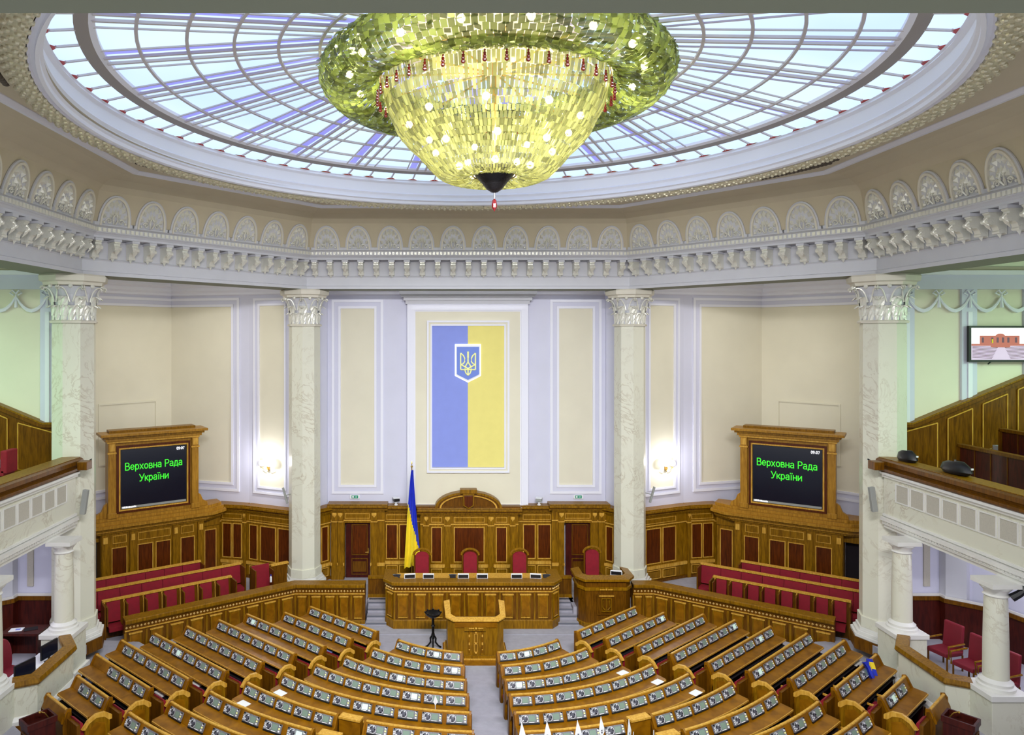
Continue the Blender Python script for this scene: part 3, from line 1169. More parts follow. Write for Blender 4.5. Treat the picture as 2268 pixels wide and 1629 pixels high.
# doors in the doorways
for n, (a, b) in ((1, (763, 820)), (2, (1250, 1308))):
    Yd = 27.38
    x0, x1 = PX(a, Yd) + .05, PX(b, Yd) - .02
    r = empty('door_%d' % n, (x0, Yd, .5))
    struct(r, 'dark panelled door beside the %s' % ('standing flag' if n == 1 else 'side rostrum'), 'door')
    m = MB()
    w = x1 - x0
    m.box(0, w, 0, .06, 0, 2.2, 'darkw')
    m.frame(w * .24, w * .92, .88, 2.08, .035, -.03, 0, 'oakd')
    m.box(w * .24 + .05, w * .92 - .05, -.012, 0, .93, 2.03, 'mahog')
    m.frame(w * .24, w * .92, .12, .76, .035, -.03, 0, 'oakd')
    m.box(w * .30, w * .86, -.05, 0, .24, .64, 'oakd')
    m.build('door_leaf', r)
    m = MB()
    hx = w * .95
    m.box(hx - .02, hx + .02, -.02, 0, .95, 1.15, 'brass')
    m.tube([(hx, -.02, 1.0), (hx, -.06, 1.0), (hx - .12, -.06, 1.0)], .012, 'brass')
    m.build('door_handle', r)

# panelling behind and beyond the inner columns
for s in (-1, 1):
    if s < 0:
        A, B, C = (-9.75, 27.7), (-8.5, 27.45), (-6.1, 26.4)
    else:
        A, B, C = (6.2, 26.4), (8.6, 27.45), (9.95, 27.7)
    r = empty('corner_panelling', (B[0], B[1], .5))
    tag(r, 'oak panelling with mahogany panels between the column and the display cabinet ' + SIDE[s], 'panelling', 'panelling beside the inner columns')
    M0, L0 = seg_frame(A, B)
    M1, L1 = seg_frame(B, C)
    for Mx, Lx, flip in ((M0, L0, s < 0), (M1, L1, s > 0)):
        n = 2 if Lx < 2.2 else 3
        if Lx < 2.2:
            bays = [(.22, Lx / 2 - .02, 'P'), (Lx / 2 + .02, Lx - .22, 'P'), (.22, Lx - .22, 'F'), (0.02, .17, 'W'), (Lx - .17, Lx - .02, 'W')]
        else:
            bays = [(.10, .50, 'P'), (.62, 1.36, 'P'), (1.44, 2.1, 'P'), (.10, 2.1, 'F')]
        panelling(r, local(r, Mx), Lx, bays, ends=False)

# display cabinets in the corners
TXT = ('Верховна Рада', 'України')


def arc_(cx, cy, rx, ry, a0, a1, n=10):
    return [(cx + rx * math.cos(math.radians(a0 + (a1 - a0) * i / n)), cy + ry * math.sin(math.radians(a0 + (a1 - a0) * i / n))) for i in range(n + 1)]


def bowl(x, y0, y1, w, n=8):
    r = (y1 - y0) / 2
    return [(x, y1), (x + w - r * .9, y1)] + arc_(x + w - r * .9, y0 + r, r * .9, r, 90, -90, n) + [(x, y0)]


# letter shapes as pen strokes: (width, strokes)
GL = {
    'В': (.66, [[(.08, 0), (.08, 1)], bowl(.08, .54, 1, .46), bowl(.08, 0, .54, .52)]),
    'Р': (.64, [[(.08, 0), (.08, 1)], bowl(.08, .46, 1, .50)]),
    'У': (.66, [[(.02, 1), (.34, .36)], [(.64, 1), (.30, .16), (.20, .02), (.06, .02)]]),
    'а': (.56, [[(.46, .50), (.46, 0)], [(.08, .62)] + arc_(.28, .52, .18, .18, 150, 0, 6) + [(.46, .42)], [(.46, .40), (.22, .38)] + arc_(.22, .20, .17, .18, 90, 270, 6) + [(.34, .04), (.46, .14)]]),
    'е': (.58, [[(.07, .36), (.50, .36)] + arc_(.285, .36, .215, .34, 0, 320, 14)]),
    'р': (.58, [[(.08, -.26), (.08, .70)], arc_(.29, .35, .21, .34, 160, -160, 14)]),
    'х': (.54, [[(.04, .70), (.48, 0)], [(.48, .70), (.04, 0)]]),
    'о': (.60, [arc_(.30, .35, .22, .34, 0, 360, 16)]),
    'в': (.56, [[(.08, 0), (.08, .70)], bowl(.08, .37, .69, .36), bowl(.08, 0, .37, .41)]),
    'н': (.58, [[(.08, 0), (.08, .70)], [(.49, 0), (.49, .70)], [(.08, .36), (.49, .36)]]),
    'д': (.62, [[(.04, -.16), (.04, .02), (.58, .02), (.58, -.16)], [(.12, .02), (.20, .70), (.48, .70), (.48, .02)]]),
    'к': (.52, [[(.08, 0), (.08, .70)], [(.08, .34), (.22, .36), (.46, .70)], [(.20, .38), (.48, 0)]]),
    'и': (.60, [[(.08, .70), (.08, 0)], [(.08, .04), (.51, .66)], [(.51, .70), (.51, 0)]]),
    'ї': (.28, [[(.14, 0), (.14, .70)], [(.03, .90), (.03, .98)], [(.25, .90), (.25, .98)]]),
    ' ': (.32, []),
    '0': (.60, [arc_(.30, .5, .20, .48, 0, 360, 16)]),
    '9': (.60, [arc_(.28, .68, .20, .28, 0, 360, 12), [(.48, .68), (.46, .3), (.30, .04), (.12, .06)]]),
    '7': (.56, [[(.05, .96), (.50, .96), (.20, 0)]]),
    ':': (.26, [[(.13, .12), (.13, .20)], [(.13, .58), (.13, .66)]]),
}


def make_text(body, size, parent, loc, rot, mat='green', pen=.125):
    m = MB()
    W = sum(GL[c][0] + .05 for c in body)
    x = -W / 2
    for ch in body:
        w, st = GL[ch]
        for s_i, pts in enumerate(st):
            for i in range(len(pts) - 1):
                p, q = Vector(pts[i]), Vector(pts[i + 1])
                d = (q - p)
                if d.length < 1e-6:
                    continue
                d.normalize()
                nn = Vector((-d.y, d.x)) * pen / 2
                p2, q2 = p - d * pen * .3, q + d * pen * .3
                z0 = .0002 * (i % 3 + 3 * s_i)
                vs = [((x + v.x) * size, v.y * size, z) for z in (0, .004 + z0) for v in (p2 + nn, q2 + nn, q2 - nn, p2 - nn)]
                m.add(vs, [(0, 1, 2, 3), (7, 6, 5, 4), (0, 4, 5, 1), (1, 5, 6, 2), (2, 6, 7, 3), (3, 7, 4, 0)], mat)
        x += w + .05
    o = m.build('lettering', parent)
    o.location = loc
    o.rotation_euler = rot
    return o


def make_cabinet(s):
    cxp, cyp = (-11.42, 25.62) if s < 0 else (11.62, 25.62)
    rz = math.radians(33.5) * (-s)
    rz = math.atan2(1.30, 1.93) if s < 0 else -math.atan2(1.30, 1.93)
    root = empty('display_cabinet', (cxp, cyp, .5), rz)
    tag(root, 'tall honey oak cabinet framing a black display with green lettering ' + SIDE[s], 'display cabinet', 'corner display cabinets')
    z = lambda v: v - .5
    # lower storey
    m = MB()
    m.box(-1.78, 1.78, 0, .9, 0, z(3.0), 'oak')
    m.box(-1.80, 1.80, -.04, 0, 0, .12, 'oakd')
    m.box(-2.5, -1.78, .35, .9, 2.1, z(3.0), 'oak')
    m.box(1.78, 2.5, .35, .9, 2.1, z(3.0), 'oak')
    for q in (-1, 1):
        a, b = sorted((q * 1.80, q * 2.5))
        if q == s:
            m.box(a, b, .8, .9, 0, 2.1, 'void')
        else:
            m.box(a, b, .42, .9, 0, 2.1, 'oak')
            m.frame(a + .12, b - .12, .3, 1.95, .03, .38, .42, 'oakl')
            m.box(a + .15, b - .15, .40, .42, .33, 1.92, 'mahog')
    m.build('lower_body', root)
    for a, b in ((-1.44, -.92), (-.58, -.04), (.04, .58), (.92, 1.44)):
        m = MB()
        m.frame(a, b, .12, 1.92, .03, -.04, 0, 'oakl')
        m.box(a + .03, b - .03, -.02, 0, .15, 1.89, 'mahog')
        m.build('panel', root)
    for a, b in ((-1.40, -.94), (-.56, .56), (.94, 1.40)):
        m = MB()
        m.frame(a, b, 2.06, 2.34, .02, -.04, 0, 'oakl')
        m.box(a + .02, b - .02, -.03, 0, 2.08, 2.32, 'oak')
        m.build('frieze_tablet', root)
    for a, b in ((-1.76, -1.54), (-.84, -.64), (.64, .84), (1.54, 1.76)):
        m = MB()
        m.box(a, b, -.10, 0, 0, 2.42, 'oak')
        m.box(a + .04, b - .04, -.14, 0, 2.12, 2.34, 'oakl')
        m.build('pilaster', root)
    m = MB()
    for zz, h, o, k in ((2.42, .08, .06, 'oak'), (2.50, .09, .14, 'oakc'), (2.59, .07, .22, 'oak'), (2.66, .10, .32, 'oakc'), (2.76, .12, .20, 'oakc'), (2.88, .10, .08, 'oakc')):
        m.prism([(-1.80 - o, -o), (1.80 + o, -o), (2.5 + o * .5, .35 - o), (2.5 + o * .5, .9), (-2.5 - o * .5, .9), (-2.5 - o * .5, .35 - o)], zz, zz + h, k)
    m.build('mid_cornice', root, bevel=.008)
    # upper storey
    m = MB()
    m.box(-1.54, -1.20, .0, .6, 2.98, 5.62, 'oakc')
    m.box(1.20, 1.54, .0, .6, 2.98, 5.62, 'oakc')
    m.box(-1.20, 1.20, .02, .6, 5.30, 5.62, 'oakc')
    m.box(-1.20, 1.20, .02, .6, 2.98, 3.30, 'oakc')
    m.box(-1.20, 1.20, .3, .6, 3.2, 5.4, 'oak')
    m.frame(-1.28, 1.28, 3.10, 5.50, .10, -.03, .1, 'mahog')
    m.frame(-1.20, 1.20, 3.18, 5.42, .05, -.05, .1, 'oakl')
    m.build('upper_body', root)
    for q in (-1, 1):
        m = MB()
        a, b = sorted((q * 1.32, q * 1.56))
        m.box(a, b, -.12, 0, 2.98, 5.62, 'oakc')
        m.box(a - .03, b + .03, -.15, 0, 2.98, 3.16, 'oakc')
        m.box(a - .03, b + .03, -.15, 0, 5.24, 5.30, 'oakl')
        m.box(a + .03, b - .03, -.15, 0, 5.34, 5.60, 'oakl')
        m.build('pilaster', root, bevel=.008)
        m = MB()
        pts = [(q * 1.56, .05, 2.98), (q * 1.95, .05, 2.98)]
        m.yprism([(q * 1.56, 2.98), (q * 1.95, 2.98), (q * 1.92, 3.12), (q * 1.76, 3.22), (q * 1.68, 3.42), (q * 1.56, 3.52)], .02, .16, 'oakc')
        m.build('side_scroll', root, bevel=.01)
    m = MB()
    for zz, h, o, k in ((5.62, .07, .04, 'oakl'), (5.69, .10, .10, 'oakc'), (5.79, .08, .18, 'oak'), (5.87, .09, .28, 'oakc')):
        m.box(-1.56 - o, 1.56 + o, -.10 - o, .62, zz, zz + h, k)
    m.box(-1.5, 1.5, .1, .6, 5.96, 6.04, 'oak')
    m.build('top_cornice', root, bevel=.01)
    m = MB()
    m.box(-1.14, 1.14, -.02, .05, 3.24, 5.36, 'black')
    m.box(-1.12, 1.12, -.03, -.02, 3.34, 5.34, 'screen')
    m.box(-1.12, 1.12, -.035, -.02, 3.25, 3.33, 'speaker')
    scr = m.build('display', root)
    make_text(TXT[0], .25, scr, (0, -.04, 4.62), (PI / 2, 0, 0))
    make_text(TXT[1], .25, scr, (0, -.04, 4.18), (PI / 2, 0, 0))
    make_text('09:07', .10, scr, (.92, -.04, 5.20), (PI / 2, 0, 0), 'whiteglow', .16)
    m = MB()
    random.seed(5)
    x = -1.08
    while x < -.62:
        w = random.uniform(.02, .05)
        m.box(x, x + w, -.045, -.035, 3.27, 3.31 + random.uniform(0, .02), 'whiteglow')
        x += w + .015
    m.build('status_line', scr)
    return root


for s in (-1, 1):
    make_cabinet(s)


# ---------------------------------------------------------------- studded oak fronts
def studded_front(root, path, z0, z1, n_list, thick=.28, plinth=.12, capk='oak'):
    """path runs left to right, its right-hand side faces the desks"""
    m = MB()
    m.M = Matrix.Translation(-root.location)
    m.sweep(path, [(0, z0), (0, z1 - .06), (thick, z1 - .06), (thick, z0)], 'oakd', pclosed=True)
    m.sweep(path, [(-.05, z0), (-.05, z0 + plinth), (-.02, z0 + plinth + .03), (0, z0 + plinth + .03), (0, z0)], 'oak', pclosed=True)
    m.sweep(path, [(-.04, z1 - .36), (-.04, z1 - .33), (0, z1 - .33), (0, z1 - .36)], 'oakl', pclosed=True)
    m.build('front', root)
    m = MB()
    m.M = Matrix.Translation(-root.location)
    m.sweep(path, [(-.09, z1 - .14), (-.12, z1 - .10), (-.12, z1 - .02), (-.10, z1), (thick + .04, z1), (thick + .04, z1 - .08), (-.04, z1 - .16)], capk, pclosed=True)
    m.build('top_rail', root)
    st = MB()
    st.M = Matrix.Translation(-root.location)
    for i in range(len(path) - 1):
        M0, L0 = seg_frame(path[i], path[i + 1])
        st.M = Matrix.Translation(-root.location) @ M0
        n = max(1, int(L0 / .105))
        for j in range(n):
            x = (j + .5) * L0 / n
            st.add([(x - .038, -.01, z1 - .26), (x, -.01, z1 - .30), (x + .038, -.01, z1 - .26), (x, -.01, z1 - .215), (x, -.06, z1 - .25)],
                   [(0, 1, 4), (1, 2, 4), (2, 3, 4), (3, 0, 4)], 'stud')
        nb = n_list[i]
        for j in range(nb):
            p = MB()
            p.M = st.M
            a, b = L0 * j / nb, L0 * (j + 1) / nb
            w = b - a
            p.box(a + w * .22, b - w * .22, -.035, 0, z0 + plinth + .07, z1 - .44, 'oak')
            p.box(a + w * .18, b - w * .18, -.05, 0, z1 - .46, z1 - .42, 'oakl')
            p.box(a + w * .24, b - w * .24, -.05, 0, z0 + plinth + .10, z0 + plinth + .12, 'oakl')
            p.box(a + w * .29, b - w * .29, -.045, 0, z0 + plinth + .16, z1 - .50, 'desk')
            p.box(a - .02, a + w * .07, -.03, 0, z0 + plinth + .04, z1 - .40, 'oak')
            p.build('panel', root)
    st.build('beading', root)['kind'] = 'stuff'
    return root


for s in (-1, 1):
    path = [(-10.5, 21.05), (-6.0, 24.15), (-3.6, 24.15)] if s < 0 else [(5.6, 24.15), (6.3, 24.15), (10.75, 21.05)]
    r = empty('box_barrier', (path[1][0], path[1][1], 0))
    tag(r, 'studded oak barrier with raised panels in front of the crimson benches ' + SIDE[s], 'barrier', 'barriers in front of the side boxes')
    studded_front(r, path, 0, 1.40, [9, 5] if s < 0 else [2, 9])

r = empty('presidium_desk', (.07, 24.0, 0))
tag(r, 'long studded oak presidium desk in front of the three high crimson chairs', 'desk')
studded_front(r, [(-2.86, 25.0), (-2.86, 24.1), (-2.58, 23.75), (2.74, 23.75), (3.02, 24.1), (3.02, 25.0)], 0, 1.62, [1, 1, 9, 1, 1], plinth=.30)
m = MB()
m.M = Matrix.Translation(-r.location)
m.box(-2.6, 2.75, 23.95, 24.75, 1.50, 1.56, 'oakl')
m.box(-2.5, 2.65, 24.0, 24.1, .5, 1.5, 'oakd')
m.build('desk_top', r)

# side rostrum
r = empty('side_rostrum', (4.6, 24.2, 0))
tag(r, 'boxy oak side rostrum with a carved emblem, right of the steps', 'rostrum')
m = MB()
m.M = Matrix.Translation(-r.location)
RP = [(3.72, 24.9), (3.72, 24.15), (3.92, 23.85), (5.28, 23.85), (5.50, 24.15), (5.50, 24.9)]
m.sweep(RP, [(0, 0), (0, 1.58), (.06, 1.58), (.06, 0)], 'oakd', pclosed=True)
m.sweep(RP, [(-.04, 0), (-.04, .16), (0, .18), (0, 0)], 'oak', pclosed=True)
m.sweep(RP, [(-.05, 1.28), (-.05, 1.36), (0, 1.38), (0, 1.26)], 'oak', pclosed=True)
m.prism([(3.8, 24.1), (3.95, 23.92), (5.25, 23.92), (5.42, 24.1), (5.42, 24.5), (3.8, 24.5)], 1.38, 1.42, 'oakd')
m.build('body', r)
m = MB()
m.M = Matrix.Translation(-r.location)
m.sweep(RP, [(-.12, 1.60), (-.12, 1.68), (.16, 1.74), (.16, 1.66)], 'oak', pclosed=True)
m.build('top_rail', r)
m = MB()
m.M = Matrix.Translation(-r.location)
m.frame(4.28, 4.92, .46, 1.16, .04, 23.80, 23.85, 'oakd')
m.frame(4.42, 4.78, .56, 1.02, .03, 23.79, 23.85, 'oak')
m.box(4.34, 4.86, 23.79, 23.85, 1.08, 1.12, 'oakl')
m.box(4.38, 4.55, 23.79, 23.84, 1.30, 1.33, 'oakl')
m.box(4.65, 4.82, 23.79, 23.84, 1.30, 1.33, 'oakl')
m.ball((4.6, 23.82, 1.32), .04, 'oakl')
for q in (-1, 1):
    m.tube([(4.6 + q * .04, 23.8, .62), (4.6 + q * .13, 23.8, .72), (4.6 + q * .10, 23.8, .95)], .02, 'oak', 5)
m.tube([(4.6, 23.8, .58), (4.6, 23.8, .98)], .02, 'oak', 5)
m.build('carved_panel', r)

# low gates at the heads of the steps
for s, x0, x1 in ((-1, -3.6, -2.86), (1, 3.02, 3.72)):
    m = MB()
    m.box(x0, x1, 25.3, 25.38, .5, 1.22, 'oakd')
    m.box(x0, x1, 25.26, 25.42, 1.18, 1.26, 'oak')
    m.box(x0, x1, 25.27, 25.3, .5, .62, 'oak')
    tag(m.build('low_screen'), 'low oak screen at the head of the carpeted steps ' + SIDE[s], 'screen', 'low screens behind the steps')

# ---------------------------------------------------------------- lectern
r = empty('lectern', (.04, 21.9, 0))
tag(r, 'big honey oak speaker lectern with a raised rim, in the pit facing the desks', 'lectern')
m = MB()
LP = [(-.88, .62), (-.86, -.18), (-.66, -.36), (.66, -.36), (.86, -.18), (.88, .62)]
m.sweep(LP, [(0, .12), (0, 1.20), (.07, 1.20), (.07, .12)], 'oak', pclosed=True)
m.box(-.64, .64, -.39, -.36, .98, 1.17, 'desk')
m.prism([(-.8, -.1), (-.62, -.29), (.62, -.29), (.8, -.1), (.8, .3), (-.8, .3)], 1.02, 1.05, 'oakd')
m.build('body', r)
m = MB()
m.prism([(-.96, .75), (-.96, -.24), (-.70, -.50), (.70, -.50), (.96, -.24), (.96, .75)], 0, .06, 'oakl')
m.prism([(-.92, .70), (-.92, -.21), (-.68, -.44), (.68, -.44), (.92, -.21), (.92, .70)], .06, .13, 'oak')
m.prism([(-1.0, .75), (-1.0, -.6), (-.9, -.78), (.9, -.78), (1.0, -.6), (1.0, .75)], 0, .035, 'desk')
m.build('plinth', r)
m = MB()
vs = []
for (x, y), z in zip(LP, (1.42, 1.25, 1.21, 1.21, 1.25, 1.42)):
    vs.append((x, y, z))
off = [(-.09, 0), (-.07, -.04), (-.03, -.08), (.03, -.08), (.07, -.04), (.09, 0)]
inn = [(.10, 0), (.10, .06), (.05, .12), (-.05, .12), (-.10, .06), (-.10, 0)]
V = []
for (x, y, z), (ox, oy), (ix, iy) in zip(vs, off, inn):
    V += [(x + ox, y + oy, z - .04), (x + ox, y + oy, z + .01), (x + ix, y + iy, z + .05), (x + ix, y + iy, z)]
F = []
for i in range(5):
    for j in range(4):
        F.append((i * 4 + j, (i + 1) * 4 + j, (i + 1) * 4 + (j + 1) % 4, i * 4 + (j + 1) % 4))
F += [(0, 1, 2, 3), (20, 21, 22, 23)]
m.add(V, F, 'oakl')
m.build('rim', r, bevel=.01)
m = MB()
m.box(-.36, .30, -.42, -.36, .88, 1.0, 'oak')
m.box(-.22, -.06, -.44, -.42, .96, .985, 'oakl')
m.box(.06, .22, -.44, -.42, .96, .985, 'oakl')
m.ball((0, -.43, .97), .035, 'oakl')
for x in (-.2, .2):
    m.tube([(x, -.37, .86), (x, -.37, .22)], .022, 'desk', 6)
    for z in (.74, .70, .50, .46, .30):
        m.ball((x, -.38, z), .025, 'oakl', 6)
m.frame(-.05, .05, .5, .78, .012, -.38, -.36, 'oakl')
m.frame(-.05, .05, .22, .46, .012, -.38, -.36, 'oakl')
for z in (.82, .49, .2):
    m.ball((0, -.38, z), .035, 'oakl', 6)
m.build('carved_ornament', r)

# iron stand beside the lectern
r = empty('iron_stand', (-1.27, 22.2, 0))
tag(r, 'black wrought iron stand with a round dish beside the lectern', 'stand')
m = MB()
m.lathe([(.001, .30), (.05, .34), (.035, .42), (.06, .48), (.04, .54), (.04, .72), (.07, .76), (.04, .80), (.04, 1.0), (.06, 1.04), (.001, 1.05)], 'iron', 10)
m.build('stem', r, smooth=True)
for i in range(3):
    a = 2 * PI * i / 3 + .5
    m = MB()
    ca, sa = math.cos(a), math.sin(a)
    m.tube([(ca * .03, sa * .03, .46), (ca * .10, sa * .10, .34), (ca * .09, sa * .09, .22), (ca * .18, sa * .18, .10), (ca * .27, sa * .27, .02)], [.025, .03, .03, .025, .035], 'iron', 7)
    m.ball((ca * .27, sa * .27, .03), .035, 'iron', 7, .03)
    m.build('leg', r)
m = MB()
m.lathe([(.001, 1.0), (.12, 1.03), (.24, 1.12), (.26, 1.17), (.23, 1.15), (.10, 1.07), (.001, 1.05)], 'iron', 16)
for i in range(8):
    a = 2 * PI * i / 8
    m.ball((.25 * math.cos(a), .25 * math.sin(a), 1.185), .03, 'iron', 6)
m.build('dish', r, smooth=True)
# ---------------------------------------------------------------- deputy desks
def console_mesh():
    m = MB()
    # local: x along the desk, y up the slope, z out of the slope
    m.box(-.225, .225, -.085, .085, 0, .035, 'silver')
    m.box(-.235, .235, -.115, -.085, 0, .02, 'black')
    for i in range(10):
        a, b = 2 * PI * i / 10, 2 * PI * (i + 1) / 10
        m.add([(-.10, 0, .044), (-.10 + .072 * math.cos(a), .072 * math.sin(a), .038), (-.10 + .072 * math.cos(b), .072 * math.sin(b), .038)], [(0, 1, 2)], 'grille')
        m.add([(-.10 + q * math.cos(t), q * math.sin(t), .041) for q, t in ((.072, a), (.080, a), (.080, b), (.072, b))], [(0, 1, 2, 3)], 'white')
    for i in range(5):
        a = i * 1.256
        m.cbox((-.10 + .05 * math.cos(a), .05 * math.sin(a), .045), (.022, .022, .012), 'white' if i % 2 else 'black')
    for y in (-.05, 0, .05):
        m.cbox((.185, y, .04), (.035, .03, .014), 'white' if y else 'gold')
    m.cbox((.05, -.072, .038), (.12, .014, .01), 'white')
    for q in (-.20, .20):
        m.cbox((q, .072, .035), (.03, .025, .03), 'black')
    for i in range(3):
        for j in range(2):
            m.cbox((-.21 + j * .022, -.05 + i * .035, .038), (.014, .02, .01), 'white')
    return m


c0 = console_mesh().build('console')
ld = MB()
ld.box(-.01, .135, -.055, .06, .035, .042, 'lcd')
l0 = ld.build('display', c0)
ld = MB()
ld.box(-.01, .135, -.055, .06, .035, .042, 'lcdon')
l1 = ld.build('display')
LCD_ON = l1.data
bpy.data.objects.remove(l1)
sm = MB()
sm.box(-.23, .23, -.50, -.07, .38, .46, 'red')
sm.xprism([(-.16, .44), (-.06, .44), (-.055, .90), (-.10, .94), (-.13, .90)], -.23, .23, 'red')
sm.box(-.25, -.22, -.46, -.06, .60, .64, 'oakl')
seat0 = sm.build('seat')
used = {'c': False, 's': False}


def path_frames(path, s_list):
    """positions and headings at arc lengths along a polyline"""
    out = []
    seg = [math.dist(path[i], path[i + 1]) for i in range(len(path) - 1)]
    for s in s_list:
        q, i = s, 0
        while i < len(seg) - 1 and q > seg[i]:
            q -= seg[i]
            i += 1
        a, b = path[i], path[i + 1]
        t = q / seg[i]
        out.append(((a[0] + (b[0] - a[0]) * t, a[1] + (b[1] - a[1]) * t), math.atan2(b[1] - a[1], b[0] - a[0])))
    return out


SLOPE = math.atan2(.205, .105)


def desk_row(path, z, s_cons, label, group, seats=True, pan_at=None, blank_end=None, on=(), zs=None):
    """path runs left to right seen from the deputies' side, so the presidium is on its left"""
    L_ = sum(math.dist(path[i], path[i + 1]) for i in range(len(path) - 1))
    (cx, cy), hd = path_frames(path, [L_ / 2])[0]
    root = empty('deputy_desk', (cx, cy, z))
    tag(root, label, 'desk', group)
    M0 = Matrix.Translation((-cx, -cy, 0))
    m = MB()
    m.M = M0
    zb = (zs if zs is not None else z) - z
    m.sweep(path, [(.02, zb), (.02, .955), (-.012, .955), (-.115, .745), (-.115, .70), (-.02, .66), (-.02, zb)], 'desk', pclosed=True)
    m.build('back_board', root)
    m = MB()
    m.M = M0
    m.sweep(path, [(.026, .945), (.026, .968), (-.018, .968), (-.022, .945)], 'oakl', pclosed=True)
    m.build('top_rail', root)
    if s_cons:
        m = MB()
        m.M = M0
        m.sweep(path, [(-.10, .705), (-.10, .74), (-.44, .725), (-.44, .69)], 'desk', pclosed=True)
        m.sweep(path, [(-.435, .688), (-.435, .727), (-.45, .727), (-.45, .688)], 'oakl', pclosed=True)
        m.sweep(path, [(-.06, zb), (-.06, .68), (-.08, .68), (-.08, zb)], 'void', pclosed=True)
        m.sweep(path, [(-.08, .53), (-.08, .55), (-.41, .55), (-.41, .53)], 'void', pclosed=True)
        m.build('desk_top', root)
        n = max(2, int(round(L_ / 1.15)) + 1)
        for (p, h) in path_frames(path, [.03 + i * (L_ - .06) / (n - 1) for i in range(n)]):
            m = MB()
            m.M = M0 @ fr(p[0], p[1], 0, h)
            m.box(-.02, .02, -.36, 0, zb, .69, 'darkw')
            m.build('support', root)
    for i, (p, h) in enumerate(path_frames(path, s_cons)):
        loc = Vector((p[0] - cx, p[1] - cy, .848)) + Matrix.Rotation(h, 3, 'Z') @ Vector((0, -.082, 0))
        if not used['c']:
            o = c0
            o.parent = root
            used['c'] = True
        else:
            o = c0.copy()
            sc.collection.objects.link(o)
            o.parent = root
            d = l0.copy()
            sc.collection.objects.link(d)
            d.parent = o
            if (i * 7 + int(cx * 10)) % 11 == 0 or i in on:
                d.data = LCD_ON
        o.location = loc
        o.rotation_euler = (SLOPE, 0, h)
    if seats:
        for (p, h) in path_frames(path, s_cons):
            # seats hang on the presidium side and face the presidium
            if not used['s']:
                o = seat0
                used['s'] = True
            else:
                o = seat0.copy()
                sc.collection.objects.link(o)
            o.parent = root
            o.location = (p[0] - cx, p[1] - cy, (zb if zb else -.12))
            o.rotation_euler = (0, 0, h + PI)
    for end in (0, 1):
        (p, h) = path_frames(path, [0.0 if end == 0 else L_])[0]
        m = MB()
        m.M = M0 @ fr(p[0], p[1], 0, h)
        e = -1 if end == 0 else 1
        a, b = sorted((0, e * .045))
        m.xprism([(.07, zb), (.07, .96), (.0, .98), (-.05, .93), (-.15, .74), (-.41, .72), (-.41, .66), (-.28, .60), (-.14, .4), (-.10, zb)] if s_cons else [(.07, zb), (.07, .96), (.0, .98), (-.06, .9), (-.10, zb)], a, b, 'desk')
        a, b = sorted((e * .045, e * .06))
        m.xprism([(.05, zb), (.05, .90), (0, .92), (-.11, .68), (-.08, zb)], a, b, 'oakd')
        m.build('end_board', root)
    if pan_at is not None:                      # arched end panel and aisle seat beyond the desk end
        for q, e in pan_at:
            (p, h) = path_frames(path, [q])[0]
            base = M0 @ fr(p[0], p[1], 0, h)
            m = MB()
            m.M = base
            x0 = e * .50
            P = [(.12, -.14), (.12, .70), (.20, .80), (.34, .86), (.50, .84), (.60, .76), (.62, .66), (.60, -.14)]
            a, b = sorted((x0, x0 + e * .05))
            m.xprism(P, a, b, 'oak')
            P2 = [(.06, .70), (.18, .84), (.34, .91), (.52, .89), (.66, .78), (.66, .70), (.60, .70), (.50, .80), (.34, .84), (.20, .78), (.12, .68)]
            a, b = sorted((x0 - e * .01, x0 + e * .06))
            m.xprism(P2, a, b, 'oakl')
            a, b = sorted((x0 + e * .05, x0 + e * .06))
            m.xprism([(.20, 0), (.20, .66), (.34, .76), (.52, .68), (.52, 0)], a, b, 'desk')
            m.build('arched_end_panel', root)
            m = MB()
            m.M = base
            a, b = sorted((e * .07, x0 - e * .02))
            m.box(a, b, .08, .50, .26, .34, 'red')
            m.xprism([(.05, .34), (.14, .34), (.11, .80), (.05, .84)], a, b, 'red')
            a, b = sorted((e * .045, x0))
            m.box(a, b, -.02, .05, -.1, .80, 'oakd')
            m.build('aisle_seat', root)
    return root


